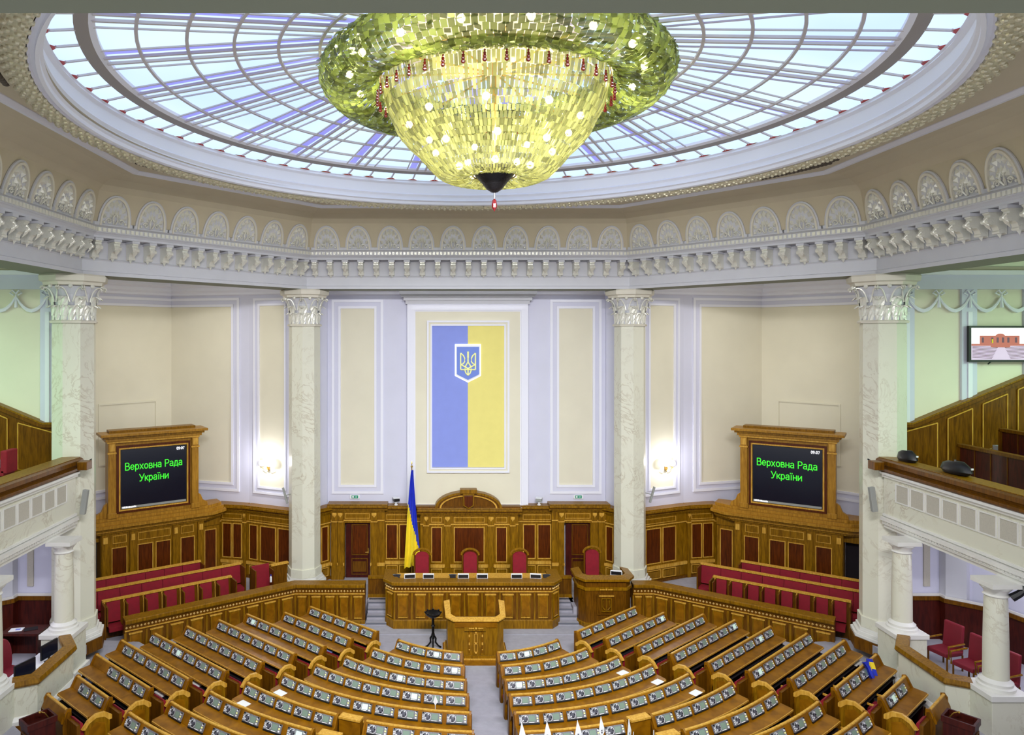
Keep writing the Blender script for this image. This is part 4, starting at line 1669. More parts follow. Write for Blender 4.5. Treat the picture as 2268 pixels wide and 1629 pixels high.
ORD = ['front', 'second', 'third', 'fourth', 'fifth', 'sixth', 'seventh', 'eighth', 'ninth', 'tenth']
BN = ['', '', '', '', '', '']
CN = [4, 5, 7, 8, 9, 9, 5, 4, 3]
for s in (-1, 1):
    side = 'left' if s < 0 else 'right'
    for k in range(9):
        r = RK[k]
        a_in = math.asin(.52 / r)
        spans = [(a_in, A40 - .005)]
        if k == 5:
            spans = [(a_in, math.radians(18.0)), (math.radians(22.6), A40)]
        if k == 6:
            spans = [(math.radians(22.6), A40)]
        if k > 6:
            spans = [(math.radians(25 if k == 7 else 28), A40)]
        for bi, (a0, a1) in enumerate(spans):
            if s < 0:
                aa = [-a1 + (a1 - a0) * i / 14 for i in range(15)]
            else:
                aa = [a0 + (a1 - a0) * i / 14 for i in range(15)]
            path = [row_pt(r, a=q) for q in aa]
            L_ = sum(math.dist(path[i], path[i + 1]) for i in range(14))
            n = CN[k] if k < 5 else (4 if (k == 5 and bi == 0) else (5 if k == 5 else max(3, int(L_ / .58))))
            cons = [L_ * (i + .5) / n for i in range(n)]
            if k == 5 and bi == 1:
                pos = ', outer half past the divider'
            elif k == 5:
                pos = ', inner half touching the aisle'
            else:
                pos = ''
            lab = '%s curved desk row from the lectern, %s of the aisle%s' % (ORD[k], side, pos)
            desk_row(path, FZ[k], cons, lab, 'curved desk rows %s of the centre aisle' % side, seats=k > 0, zs=FZ[k - 1] if k else 0)
        if k in (5, 6):
            m = MB()
            a0, a1 = s * math.radians(18.7), s * math.radians(21.4 if k == 6 else 21.9)
            aa = sorted((a0, a1))
            path = [row_pt(r, a=aa[0] + (aa[1] - aa[0]) * i / 3) for i in range(4)]
            m.sweep(path, [(.06, FZ[k]), (.06, FZ[k] + .95), (-.10, FZ[k] + .95), (-.10, FZ[k])], 'desk', pclosed=True)
            m.sweep(path, [(.08, FZ[k] + .95), (.08, FZ[k] + .99), (-.12, FZ[k] + .99), (-.12, FZ[k] + .95)], 'oakl', pclosed=True)
            tag(m.build('desk_divider'), 'plain wooden divider closing the gap in the %s desk row, %s of the centre aisle' % (ORD[k], side), 'divider', 'dividers between curved desks')
    # straight outer wings
    TE = [3.95, 3.95, 4.48, 4.42, 4.42, 4.28, 4.15, 3.5, 2.4, 1.75]
    NC = [5, 5, 6, 6, 6, 6, 5, 3, 2, 0]
    for k in range(10):
        t0, t1 = (.90, TE[k])
        if k == 9:
            t0 = .80
        if s < 0:
            path = [row_pt(RK[k], t=t1, s=-1), row_pt(RK[k], t=t0, s=-1)]
        else:
            path = [row_pt(RK[k], t=t0, s=1), row_pt(RK[k], t=t1, s=1)]
        L_ = t1 - t0
        n = NC[k]
        pitch = .60 if k not in (2, 3, 4, 5) else .575
        cons = [.32 + pitch * i for i in range(n)]
        if s < 0:
            cons = [L_ - c for c in cons]
        end = [(L_, 1)] if s < 0 else [(0, -1)]
        lab = '%s straight desk row back from the presidium, %s outer block, %s' % (ORD[k], side, '%d consoles' % n if n else 'no consoles')
        desk_row(path, FZ[k], cons, lab, 'straight desk rows of the %s outer block' % side, seats=k > 0, pan_at=end if k > 0 else None, zs=FZ[k - 1] if k else 0)


# ---------------------------------------------------------------- high chairs of the presidium
def make_chair(loc, label, group, rz=0.0, proto=None):
    if proto:
        c = copy_tree(proto)
        c.location = loc
        c.rotation_euler = (0, 0, rz)
        tag(c, label, 'chair', group)
        return c
    root = empty('high_chair', loc, rz)
    tag(root, label, 'chair', group)
    m = MB()
    m.xprism([(-.05, .50), (.05, .50), (.09, 1.42), (.0, 1.42)], -.24, .24, 'red')
    m.add([(.24 * math.cos(PI * i / 8), -.002, 1.42 + .15 * math.sin(PI * i / 8)) for i in range(9)] + [(.24 * math.cos(PI * i / 8), .08, 1.42 + .15 * math.sin(PI * i / 8)) for i in range(9)],
          [tuple(range(9)), tuple(range(9, 18))] + [(i, i + 1, i + 10, i + 9) for i in range(8)], 'red')
    m.build('backrest', root)
    m = MB()
    for q in (-1, 1):
        m.tube([(q * .27, .06, .4), (q * .27, .06, 1.44)], .035, 'oakd', 6)
        m.ball((q * .29, .05, 1.50), .045, 'oakd', 6)
    m.tube([(.31 * math.cos(PI * i / 10), .05, 1.45 + .22 * math.sin(PI * i / 10)) for i in range(11)], .045, 'oak', 7)
    m.build('back_frame', root)
    m = MB()
    m.box(-.27, .27, -.48, .05, .42, .52, 'red')
    m.build('seat', root)
    for q in (-1, 1):
        for y in (-.44, .04):
            m = MB()
            m.tube([(q * .25, y, 0), (q * .25, y, .43)], .03, 'oakd', 6)
            m.build('leg', root)
        m = MB()
        m.tube([(q * .29, .04, .74), (q * .29, -.42, .74), (q * .29, -.44, .5)], .028, 'oakd', 6)
        m.build('armrest', root)
    return root


ch0 = make_chair((-1.66, 25.5, .5), 'high crimson chair with an arched oak frame, beside the standing flag', 'high crimson chairs of the presidium')
make_chair((.08, 25.5, .5), 'high crimson chair with an arched oak frame, under the pediment shield', 'high crimson chairs of the presidium', 0, ch0)
make_chair((1.87, 25.5, .5), 'high crimson chair with an arched oak frame, at the desk end nearest the side rostrum', 'high crimson chairs of the presidium', 0, ch0)
make_chair((4.55, 25.7, .52), 'high crimson chair with a dark carved crest behind the side rostrum', None, 0, ch0)

# tablets on the presidium desk
def make_tablet(x, y, z, rz, label, group, proto=None):
    if proto:
        c = copy_tree(proto)
        c.location = (x, y, z)
        c.rotation_euler = (0, 0, rz)
        tag(c, label, 'tablet', group)
        return c
    r = empty('tablet', (x, y, z), rz)
    tag(r, label, 'tablet', group)
    m = MB()
    m.xprism([(0, 0), (.14, 0), (.16, .015), (.03, .17), (0, .17)], -.19, .19, 'white')
    m.build('housing', r, bevel=.004)
    m = MB()
    m.box(-.17, .17, -.012, 0, .02, .13, 'black')
    m.build('tablet_screen', r)
    return r


tx = [(908, .15, 'first tablet on the presidium desk, beside the standing flag'), (949, 0, 'tablet on the presidium desk just past the flag-side chair'),
      (1026, 0, 'tablet on the presidium desk before the middle chair, flag side'), (1068, 0, 'tablet on the presidium desk before the middle chair, rostrum side'),
      (1144, 0, 'tablet on the presidium desk before the chair nearest the rostrum'), (1186, -.15, 'end tablet on the presidium desk, next to a small black telephone')]
t0 = None
for px, rz, lab in tx:
    t = make_tablet(PX(px, 24.05), 24.0, 1.622, rz, lab, 'white tablets on the presidium desk', t0)
    t0 = t0 or t
make_tablet(PX(1365, 24.2), 24.22, 1.66, -.2, 'white tablet standing on the side rostrum', None, t0)
for px, lab in ((879, 'black telephone at the flag end of the presidium desk'), (1003, 'black telephone in the middle of the presidium desk'), (1210, 'black telephone at the rostrum end of the presidium desk')):
    m = MB()
    x = PX(px, 24.2)
    m.xprism([(24.1, 1.56), (24.34, 1.56), (24.34, 1.66), (24.12, 1.60)], x - .10, x + .10, 'black')
    m.tube([(x - .13, 24.2, 1.68), (x - .05, 24.2, 1.70), (x + .05, 24.2, 1.70), (x + .13, 24.2, 1.68)], [.03, .015, .015, .03], 'black', 6)
    tag(m.build('telephone'), lab, 'telephone', 'telephones on the presidium desk')

# ---------------------------------------------------------------- crimson benches of the side boxes
def box_bench(s, A, B, ztop, zf, n, label, gaps=True, single=None):
    """A, B: ends left to right"""
    M0, L_ = seg_frame(A, B)
    root = empty('box_bench', (A[0], A[1], zf), math.atan2(B[1] - A[1], B[0] - A[0]))
    tag(root, label, 'bench', 'crimson benches of the side boxes')
    h = ztop - zf
    m = MB()
    m.box(0, L_, .0, .06, 0, h, 'oakd')
    m.box(-.03, L_ + .03, -.06, .08, h, h + .05, 'oakl')
    m.box(-.05, 0, -.52, .08, 0, h, 'oakd')
    m.box(L_, L_ + .05, -.52, .08, 0, h, 'oakd')
    m.build('bench_frame', root)
    for i in range(n):
        a, b = L_ * i / n, L_ * (i + 1) / n
        g = .09 if gaps else .006
        m = MB()
        m.xprism([(0, h - .62), (-.12, h - .62), (-.05, h - .02), (0, h - .02)], a + g, b - g, 'red')
        m.box(a + g, b - g, -.50, -.05, h - .80, h - .68, 'red')
        m.build('seat', root)
        if gaps:
            m = MB()
            m.box(a + .03, a + .07, -.46, -.02, h - .62, h - .05, 'oakd')
            m.xprism([(0, h - .6), (-.10, h - .6), (-.08, h - .1), (0, h - .02)], a + .01, a + .05, 'oakl')
            m.build('divider', root)
    return root


dv = Vector((4.5, 3.1)).normalized()
nv = Vector((-dv.y, dv.x))
for s in (-1, 1):
    P0 = Vector((-10.5, 21.05))
    for j, (off, zt, zf, a, b, n) in enumerate(((1.15, 1.66, .52, -.4, 3.6, 7), (1.95, 1.78, .52, -1.1, 4.2, 8), (2.65, 1.90, .52, -1.3, 3.0, 7))):
        A = P0 + nv * off + dv * a
        B = P0 + nv * off + dv * b
        if s > 0:
            A, B = Vector((-B.x + .15, B.y)), Vector((-A.x + .15, A.y))
        lab = '%s crimson bench behind the studded barrier %s' % (['front', 'middle', 'rear'][j], SIDE[s])
        box_bench(s, tuple(A), tuple(B), zt, zf, n + (1 if (s > 0 and j == 0) else 0), lab, gaps=(j == 0))
    # the single taller seat at the inner end and the chair at the outer end
# tall seat at the inner end of the flag-side front bench
r = empty('tall_chair', (-7.35, 24.75, .52), math.atan2(3.1, 4.5))
tag(r, 'single taller crimson seat at the inner end of the front bench, flag side', 'chair')
m = MB()
m.xprism([(0, .38), (-.14, .38), (-.06, 1.34), (0, 1.34)], -.32, .30, 'red')
m.box(-.32, .30, -.5, -.1, .34, .46, 'red')
m.build('cushion', r)
m = MB()
m.box(-.36, -.32, -.5, .06, 0, 1.30, 'oakd')
m.box(.30, .34, -.5, .06, 0, 1.20, 'oakd')
m.box(-.36, 1.0, 0, .06, 0, 1.22, 'oakd')
m.box(.4, 1.05, -.04, .10, 1.20, 1.26, 'oakl')
m.build('frame', r)

# ---------------------------------------------------------------- standing flag
r = empty('standing_flag', (PX(912, 26.4), 26.4, .5))
tag(r, 'furled blue and yellow flag on a tall pole beside the presidium', 'flag')
m = MB()
m.tube([(0, 0, 0), (0, 0, 4.45)], .022, 'brass', 8)
m.lathe([(.001, 0), (.22, 0), (.22, .04), (.05, .10), (.001, .10)], 'brass', 16)
m.build('pole', r)
m = MB()
m.ball((0, 0, 4.5), .045, 'brass', 8)
m.lathe([(.001, 4.72), (.03, 4.62), (.001, 4.54)], 'brass', 6)
m.build('finial', r)
nz, nx = 28, 14


def flag_pt(t, u):
    z = 4.38 - 3.58 * t
    wl = -.02 - .26 * t ** .8
    wr = .06 + .30 * t ** 1.2 - (.22 * max(0, t - .86) / .14)
    x = wl + (wr - wl) * u
    y = -.05 - .07 * math.sin(u * 13 + t * 2) * (.3 + .7 * t)
    if t > .93:
        z += -.10 * (1 - u) * (t - .93) / .07
    return (x, y, z)


for nm, k, sel in (('blue_half', 'blue', 0), ('yellow_half', 'yellow', 1)):
    m = MB()
    vs = [flag_pt(i / nz, j / nx) for i in range(nz + 1) for j in range(nx + 1)]
    vs += [(x, y + .012, z) for x, y, z in vs]
    N2 = (nz + 1) * (nx + 1)
    fs = []
    for i in range(nz):
        for j in range(nx):
            t, u = (i + .5) / nz, (j + .5) / nx
            blue = t < .36 + .50 * u ** 1.5
            if blue == (sel == 0):
                a = i * (nx + 1) + j
                fs.append((a, a + 1, a + nx + 2, a + nx + 1))
                fs.append((N2 + a, N2 + a + nx + 1, N2 + a + nx + 2, N2 + a + 1))
    m.add(vs, fs, k)
    m.build(nm, r, smooth=True)

# ---------------------------------------------------------------- mural and emblem
YM = 27.35
r = empty('flag_mural', (PX(1037, YM), YM - .06, 6.0))
tag(r, 'tall vertical blue and yellow mural in a white frame on the front wall', 'mural')
xl, xm, xr = PX(957, YM), PX(1036, YM), PX(1116, YM)
zb_, zt_ = PZ(1034, YM), PZ(722, YM)
Mr = Matrix.Translation(-r.location)
m = MB()
m.M = Mr
m.frame(xl - .20, xr + .20, zb_ - .22, zt_ + .20, .07, YM - .16, YM - .05, 'lavtrim')
m.frame(xl - .13, xr + .13, zb_ - .15, zt_ + .13, .07, YM - .12, YM - .05, 'cream')
m.frame(xl - .06, xr + .06, zb_ - .08, zt_ + .06, .06, YM - .15, YM - .05, 'lavtrim')
m.build('mural_frame', r)
m = MB()
m.M = Mr
m.box(xl, xm, YM - .10, YM - .05, zb_, zt_, 'mblue')
m.build('blue_field', r)
m = MB()
m.M = Mr
m.box(xm, xr, YM - .10, YM - .05, zb_, zt_, 'myellow')
m.build('yellow_field', r)

zc = PZ(766, YM)
r = empty('coat_of_arms', (PX(1036, YM), YM - .12, PZ(805, YM)))
tag(r, 'blue shield with a pale gold trident and glowing white edge on the mural', 'coat of arms')
k = YM / FPX
W2, HT, HS, HB = 27 * k, 40 * k, -26 * k, -40 * k


def shield(f):
    return [(-W2 * f, HT * f), (W2 * f, HT * f), (W2 * f, HS * f), (W2 * .86 * f, HS * f - .04), (0, HB * f), (-W2 * .86 * f, HS * f - .04), (-W2 * f, HS * f)]


m = MB()
m.yprism(shield(1.06), -.02, .018, 'lit')
m.build('lit_edge', r)
m = MB()
m.yprism(shield(1.0), -.05, -.02, 'white')
m.yprism(shield(.91), -.065, -.05, 'sblue')
m.build('shield_board', r)
m = MB()


def stroke(pts, w=.028):
    m.tube([(x * 1.0, -.09, z) for x, z in pts], w, 'gold', 6)


sx_, sz_ = .285, .47
for q in (-1, 1):
    stroke([(q * sx_, .40 * 1), (q * sx_, -.24)])
    stroke([(q * sx_, .40), (q * .18, .30), (q * .13, .20), (q * .13, .06), (q * .20, -.02), (q * .27, -.04)])
    stroke([(q * sx_, -.24), (0, -.24)])
    stroke([(q * .27, -.05), (q * .12, -.13), (0, -.20)])
    stroke([(0, .05), (q * .06, -.04), (q * .11, -.14), (q * .12, -.26), (q * .08, -.38), (0, -.46)])
    stroke([(q * .10, -.12), (0, -.24)])
stroke([(0, .05), (0, .44)], .03)
stroke([(0, -.18), (0, -.46)])
stroke([(0, .22), (0, .46)], .04)
m.build('trident', r)

# ---------------------------------------------------------------- wall lamps
def wall_lamp(x, y, z, rz, label, group, power=60):
    r = empty('wall_lamp', (x, y, z), rz)
    tag(r, label, 'lamp', group)
    m = MB()
    m.lathe([(.001, -.16), (.05, -.12), (.02, -.06), (.05, 0), (.001, .03)], 'brass', 8)
    m.box(-.05, .05, 0, .06, -.10, .08, 'brass')
    for q in (-1, 1):
        m.tube([(0, -.02, -.03), (q * .08, -.10, -.08), (q * .16, -.14, 0), (q * .16, -.14, .06)], .014, 'brass', 6)
    m.build('bracket', r)
    for q in (-1, 1):
        m = MB()
        m.ball((q * .16, -.14, .17), .11, 'globe', 12)
        m.build('globe', r, smooth=True)
    p = Matrix.Rotation(rz, 3, 'Z') @ Vector((0, -.40, .2))
    point('wall_lamp_light', (x + p.x, y + p.y, z + p.z), power, (.93, .93, 1.0), .03)
    return r


wall_lamp(-7.66, 27.22, 4.82, math.radians(-24), 'twin globe wall lamp glowing beside the inner column, flag side', 'twin globe wall lamps')
wall_lamp(7.78, 27.22, 4.82, math.radians(24), "twin globe wall lamp glowing beside the inner column, rostrum side", 'twin globe wall lamps')

# ---------------------------------------------------------------- chandelier
r = empty('chandelier', (-.02, CY - .1, 14.0))
tag(r, 'huge green and yellow crystal chandelier hanging under the glass dome', 'chandelier')


def tiles(name, prof, nrow, nseg, k, tilt=.10, off=0.0, gap=.07):
    """rows of hanging glass plates following a profile of (radius, height relative to the camera)"""
    m = MB()
    # resample
    L_ = [0]
    for i in range(len(prof) - 1):
        L_.append(L_[-1] + math.dist(prof[i], prof[i + 1]))

    def at(s):
        for i in range(len(prof) - 1):
            if s <= L_[i + 1] + 1e-9:
                t = (s - L_[i]) / max(1e-9, L_[i + 1] - L_[i])
                return (prof[i][0] + (prof[i + 1][0] - prof[i][0]) * t, prof[i][1] + (prof[i + 1][1] - prof[i][1]) * t)
        return prof[-1]
    for i in range(nrow):
        a, b = at(L_[-1] * i / nrow), at(L_[-1] * (i + .96) / nrow)
        ns = max(16, int(nseg * max(a[0], b[0]) / max(p[0] for p in prof)))
        for j in range(ns):
            g = gap
            t0, t1 = 2 * PI * (j + g + (i % 2) * off) / ns, 2 * PI * (j + 1 - g + (i % 2) * off) / ns
            e0, e1, e2 = [random.uniform(-tilt, tilt) * .35 for _ in range(3)]
            q = []
            for (rr, z), t, e in ((a, t0, e0), (a, t1, e1), (b, t1, e2), (b, t0, e0 + e2 - e1)):
                q.append(((rr + e) * math.cos(t), (rr + e) * math.sin(t), z - 4.1 + e * .5))
            c = Vector((0, 0, 0))
            nrm = (Vector(q[1]) - Vector(q[0])).cross(Vector(q[3]) - Vector(q[0])).normalized() * .012
            vs = q + [tuple(Vector(p) + nrm) for p in q]
            m.add(vs, [(0, 1, 2, 3), (7, 6, 5, 4), (0, 4, 5, 1), (1, 5, 6, 2), (2, 6, 7, 3), (3, 7, 4, 0)], k)
    return m.build(name, r)


random.seed(3)
tiles('outer_ring', [(2.6, 5.62), (3.1, 5.62), (3.44, 5.50), (3.57, 5.25), (3.53, 5.05), (3.36, 4.84), (3.08, 4.75), (2.78, 4.80), (2.52, 4.98), (2.38, 5.18)], 22, 180, 'crysg', .09, .5)
tiles('upper_bowl', [(2.30, 5.2), (2.26, 4.85), (2.20, 4.60), (2.06, 4.36)], 4, 170, 'crysy', .05, 0, .13)
tiles('middle_bowl', [(2.08, 4.38), (1.95, 4.12), (1.78, 3.92), (1.58, 3.74)], 6, 170, 'crysy', .05, 0, .13)
tiles('lower_bowl', [(1.56, 3.72), (1.36, 3.48), (1.15, 3.28), (.95, 3.19), (.7, 3.20), (.42, 3.30)], 11, 165, 'crysy', .05, 0, .13)
m = MB()
for rr, z in ((2.34, 5.2), (.44, 3.3)):
    m.lathe([(rr - .02, z - 4.1), (rr, z - 4.08), (rr + .02, z - 4.1), (rr, z - 4.12), (rr - .02, z - 4.1)], 'brass', 48)
for i in range(12):
    a = 2 * PI * i / 12
    m.tube([(.2 * math.cos(a), .2 * math.sin(a), 1.3), (2.3 * math.cos(a), 2.3 * math.sin(a), 1.25)], .02, 'brass', 5)
m.tube([(0, 0, -.7), (0, 0, 1.6)], .05, 'brass', 8)
m.build('metal_frame', r)
m = MB()
m.lathe([(.001, -.62), (.30, -.62), (.44, -.66), (.46, -.72), (.40, -.80), (.26, -.95), (.16, -1.08), (.07, -1.14), (.001, -1.16)], 'bronze', 24)
for i in range(24):
    a = 2 * PI * i / 24
    m.ball((.45 * math.cos(a), .45 * math.sin(a), -.67), .03, 'bronze', 5)
m.build('finial_cup', r, smooth=True)
m = MB()
m.tube([(0, 0, -1.14), (0, 0, -1.28)], .02, 'silver', 6)
m.lathe([(.001, -1.27), (.045, -1.31), (.055, -1.38), (.05, -1.46), (.001, -1.54)], 'ruby', 6)
m.build('ruby_drop', r)
m = MB()
m.tube([(0, 0, .10), (0, 0, -.02)], .008, 'ruby', 4)
for z, q in ((.10, .022), (.05, .028), (0, .034), (-.06, .042)):
    m.ball((0, 0, z), q, 'ruby', 6)
pd = m.build('ruby_pendant', r)
NP_ = 40
for i in range(NP_):
    a = 2 * PI * i / NP_
    x, y = 2.40 * math.cos(a), 2.40 * math.sin(a)
    if i == 0:
        pd.location = (x, y, .72)
    else:
        copy_at(pd, r, (x, y, .72))
random.seed(9)
bl = MB()
bl.ball((0, 0, 0), .075, 'bulb', 8)
b0 = bl.build('bulb', r, smooth=True)
bs = []
for i in range(16):
    a = 2 * PI * (i + .3) / 16
    bs.append((2.95 * math.cos(a), 2.95 * math.sin(a), 5.25))
for i in range(9):
    a = 2 * PI * (i + .5) / 9
    bs.append((1.75 * math.cos(a), 1.75 * math.sin(a), 4.35))
for i in range(7):
    a = 2 * PI * (i + .2) / 7
    bs.append((1.25 * math.cos(a), 1.25 * math.sin(a), 3.85))
for i in range(5):
    a = 2 * PI * (i + .7) / 5
    bs.append((.75 * math.cos(a), .75 * math.sin(a), 3.45))
for i, (x, y, z) in enumerate(bs):
    if i == 0:
        b0.location = (x, y, z - 4.1)
    else:
        copy_at(b0, r, (x, y, z - 4.1))
for i in range(6):
    a = 2 * PI * i / 6
    point('chandelier_ring_light', (2.95 * math.cos(a), CY - .1 + 2.95 * math.sin(a), 15.1), 75, (1.0, .95, .84), .06)
for i in range(4):
    a = 2 * PI * (i + .5) / 4
    point('chandelier_bowl_light', (1.1 * math.cos(a), CY - .1 + 1.1 * math.sin(a), 14.3), 110, (1.0, .97, .88), .06)
point('chandelier_tip_light', (0, CY - .1, 13.75), 120, (1.0, .97, .88), .06)

# ---------------------------------------------------------------- side balconies, loggias, galleries
def gallery(s):
    sd = SIDE[s]
    S = lambda a, b: tuple(sorted((s * a, s * b)))
    # balcony front
    m = MB()
    x0, x1 = S(11.0, 11.45)
    m.box(x0, x1, 7, 19.15, 5.0, 6.16, 'marble')
    struct(m.build('trim_balcony_%s' % ('right' if s > 0 else 'left')), 'cream marble balcony front ' + sd, 'balcony')
    bal = bpy.data.objects[m and ('trim_balcony_%s' % ('right' if s > 0 else 'left'))]
    q = MB()
    for z0, z1, o, k in ((6.08, 6.16, .06, 'marblew'), (6.16, 6.22, .12, 'marblew'), (5.02, 5.08, .04, 'marblew'), (4.90, 5.0, .10, 'marblew'), (4.80, 4.90, .05, 'marblew'), (4.70, 4.80, .0, 'marblew')):
        a, b = S(11.0 - o, 11.45)
        q.box(a, b, 7, 19.15, z0, z1, k)
    for i in range(120):
        y = 7.05 + i * .10
        a, b = S(10.93, 11.0)
        q.box(a, b, y, y + .05, 4.84, 4.90, 'marblew')
    q.build('moulding', bal)
    for i in range(20):
        y = 18.62 - i * .565
        q = MB()
        a, b = S(10.99, 11.0)
        q.box(a, b, y - .46, y, 5.52, 5.96, 'insetgrey')
        a2, b2 = S(10.975, 11.0)
        for yy0, yy1, zz0, zz1 in ((y - .49, y - .46, 5.49, 5.99), (y, y + .03, 5.49, 5.99), (y - .46, y, 5.49, 5.52), (y - .46, y, 5.96, 5.99)):
            q.box(a2, b2, yy0, yy1, zz0, zz1, 'marblew')
        q.build('grille_inset', bal)
    m = MB()
    prof = [(10.92, 6.22), (10.88, 6.26), (10.88, 6.32), (10.93, 6.34), (10.90, 6.40), (10.84, 6.44), (10.84, 6.54), (10.90, 6.58), (11.42, 6.58), (11.42, 6.22)]
    m.M = Matrix.Scale(1, 4)
    P = [(s * x, z) for x, z in prof]
    n = len(P)
    m.yprism(P, 7, 19.25, 'oakd')
    a, b = S(10.92, 11.40)
    m.box(a, b, 7, 19.25, 6.58, 6.60, 'oak')
    tag(m.build('balcony_rail'), 'broad stepped wooden rail capping the marble balcony ' + sd, 'rail', 'wooden balcony rails')
    # camera-side lamp block on the end of the rail
    r = empty('rail_lamp', (s * 10.66, 18.95, 6.42))
    tag(r, 'small brown spotlight box at the end of the balcony rail ' + sd, 'spotlight', 'spotlights at the balcony rail ends')
    q = MB()
    q.cbox((0, 0, 0), (.26, .30, .22), 'oakd')
    q.build('housing', r, bevel=.01)
    q = MB()
    q.tube([(0, .15, .05), (-s * .06, .25, .12), (s * .05, .36, .03), (s * .1, .42, 0)], .02, 'black', 5)
    q.build('arm', r)
    # balcony floor, raked
    m = MB()
    a, b = S(11.45, 12.5)
    m.box(a, b, 7, 20.3, 4.75, 5.75, 'carpet')
    for i in range(6):
        a, b = S(12.5 + i * 1.1, 12.5 + (i + 1) * 1.1)
        m.box(a, b, 7, 20.3, 4.75, 5.95 + .42 * i, 'carpet')
    struct(m.build('floor_gallery_%s' % ('right' if s > 0 else 'left')), 'raked carpeted gallery floor ' + sd, 'floor')
    # sloping panelling on the end wall
    r = empty('gallery_panelling', (s * 12.2, 20.2, 5.75))
    tag(r, 'brown oak panelling climbing along the gallery end wall ' + sd, 'panelling', 'sloping gallery panelling')
    Y = 20.1

    def zt(x):
        return 7.30 + max(0, (x - 12.45)) * .415

    def zbm(x):
        return 5.75 + max(0, (x - 12.6)) * .385
    Mr = Matrix.Translation(-r.location)
    q = MB()
    q.M = Mr
    P = [(s * 11.9, 5.5), (s * 19.4, 5.5), (s * 19.4, zt(19.4)), (s * 12.45, zt(12.45)), (s * 11.9, 7.30)]
    q.yprism(P, Y, Y + .18, 'oakd')
    q.build('panel_frame', r)
    q = MB()
    q.M = Mr
    P = [(s * 11.85, 7.30), (s * 12.45, 7.30), (s * 19.4, zt(19.4)), (s * 19.4, zt(19.4) + .08), (s * 12.42, 7.38), (s * 11.85, 7.38)]
    q.yprism(P, Y - .10, Y + .2, 'oakd')
    q.yprism([(x, z + .05) for x, z in P], Y - .05, Y + .2, 'oak')
    q.build('handrail', r)
    for i in range(5):
        xa, xb = 12.42 + i * 1.0 + (0 if i else -.32), 13.12 + i * 1.0
        q = MB()
        q.M = Mr
        Q = [(xa, zbm(xa) + .15), (xb, zbm(xb) + .15), (xb, zt(xb) - .16), (xa, zt(xa) - .16)]
        q.yprism([(s * x, z) for x, z in Q], Y - .02, Y, 'oakd')
        for (p0, p1) in ((Q[0], Q[1]), (Q[1], Q[2]), (Q[2], Q[3]), (Q[3], Q[0])):
            q.tube([(s * p0[0], Y - .03, p0[1]), (s * p1[0], Y - .03, p1[1])], .018, 'oakl' if p0 is not Q[0] else 'oak', 5)
        q.build('panel', r)
    # gallery benches
    for j, (x, zt_b, zf_) in enumerate(((13.1, 6.92, 5.95), (14.25, 7.34, 6.37), (15.4, 7.78, 6.79))):
        if s < 0:
            x = x + 1.0
            zt_b += .1
        r = empty('gallery_bench', (s * x, 19.2, zf_))
        tag(r, '%s of the dark red gallery benches facing the hall %s' % (['lowest', 'second', 'third'][j], sd), 'bench', 'dark red gallery benches')
        h = zt_b - zf_
        q = MB()
        a, b = sorted((0, s * .06))
        q.box(a, b, -9, .0, 0, h, 'darkw')
        a, b = sorted((-s * .06, s * .14))
        q.box(a, b, -9, .03, h - .04, h + .04, 'oakd')
        q.box(a, b, .0, .05, 0, h, 'oakd')
        for i in range(17):
            a, b = sorted((-s * .015, 0))
            q.box(a, b, -.02 - i * .53, .0 - i * .53, 0, h - .04, 'oakd')
        q.build('bench_back', r)
        q = MB()
        a, b = sorted((s * .1, s * .55))
        q.box(a, b, -9, 0, .2, .42, 'redd')
        q.build('bench_seat', r)
    # round marble columns under the balcony
    for (y, lab) in ((18.0, 'farther round marble column under the balcony '), (15.0, 'nearer round marble column under the balcony '), (12.0, 'round marble column under the balcony, next to the camera ')):
        if y < 15 and s > 0:
            pass
        r = empty('round_column', (s * 10.72, y, 1.3))
        tag(r, lab + sd, 'column', 'round marble columns of the loggias')
        q = MB()
        q.box(-.45, .45, -.45, .45, -.20, .12, 'marblew')
        q.box(-.38, .38, -.38, .38, .12, 1.0, 'marble')
        q.box(-.42, .42, -.42, .42, 1.0, 1.12, 'marblew')
        q.build('pedestal', r, bevel=.01)
        q = MB()
        q.lathe([(.001, 1.12), (.34, 1.12), (.35, 1.19), (.30, 1.21), (.31, 1.27), (.27, 1.30), (.235, 1.34), (.001, 1.34)], 'marblew', 24)
        q.build('base', r, smooth=True)
        q = MB()
        q.lathe([(.235, 1.32), (.23, 2.1), (.21, 3.0), (.20, 3.10)], 'marble', 24)
        q.build('shaft', r, smooth=True)
        q = MB()
        q.lathe([(.205, 3.06), (.235, 3.09), (.205, 3.12), (.22, 3.18), (.29, 3.26), (.29, 3.30), (.001, 3.30)], 'marblew', 24)
        q.box(-.31, .31, -.31, .31, 3.30, 3.40, 'marblew')
        q.build('capital', r, smooth=True)
    # loggia parapets, bowed out between the columns
    for (y0, y1, idx) in ((17.62, 15.42, 0),):
        path = [(s * 10.42, y0), (s * 9.97, y0 - .62), (s * 9.95, y1 + .0), (s * 10.38, y1 - .22)]
        if idx:
            path = [(s * 10.38, y0), (s * 9.97, y0 - .3), (s * 9.95, y1 + .3), (s * 10.38, y1)]
        if s < 0:
            path = path[::-1]
        # right-hand side of the path must face the desks
        sgn = 1
        r = empty('loggia_parapet', (s * 10.3, (y0 + y1) / 2, 1.2))
        tag(r, 'bowed marble loggia parapet with a wooden top rail ' + sd, 'parapet', 'marble loggia parapets')
        Mr = Matrix.Translation(-r.location)
        f = lambda o: o * sgn
        q = MB()
        q.M = Mr
        if s > 0:
            pth = path[::-1]
            pth = path
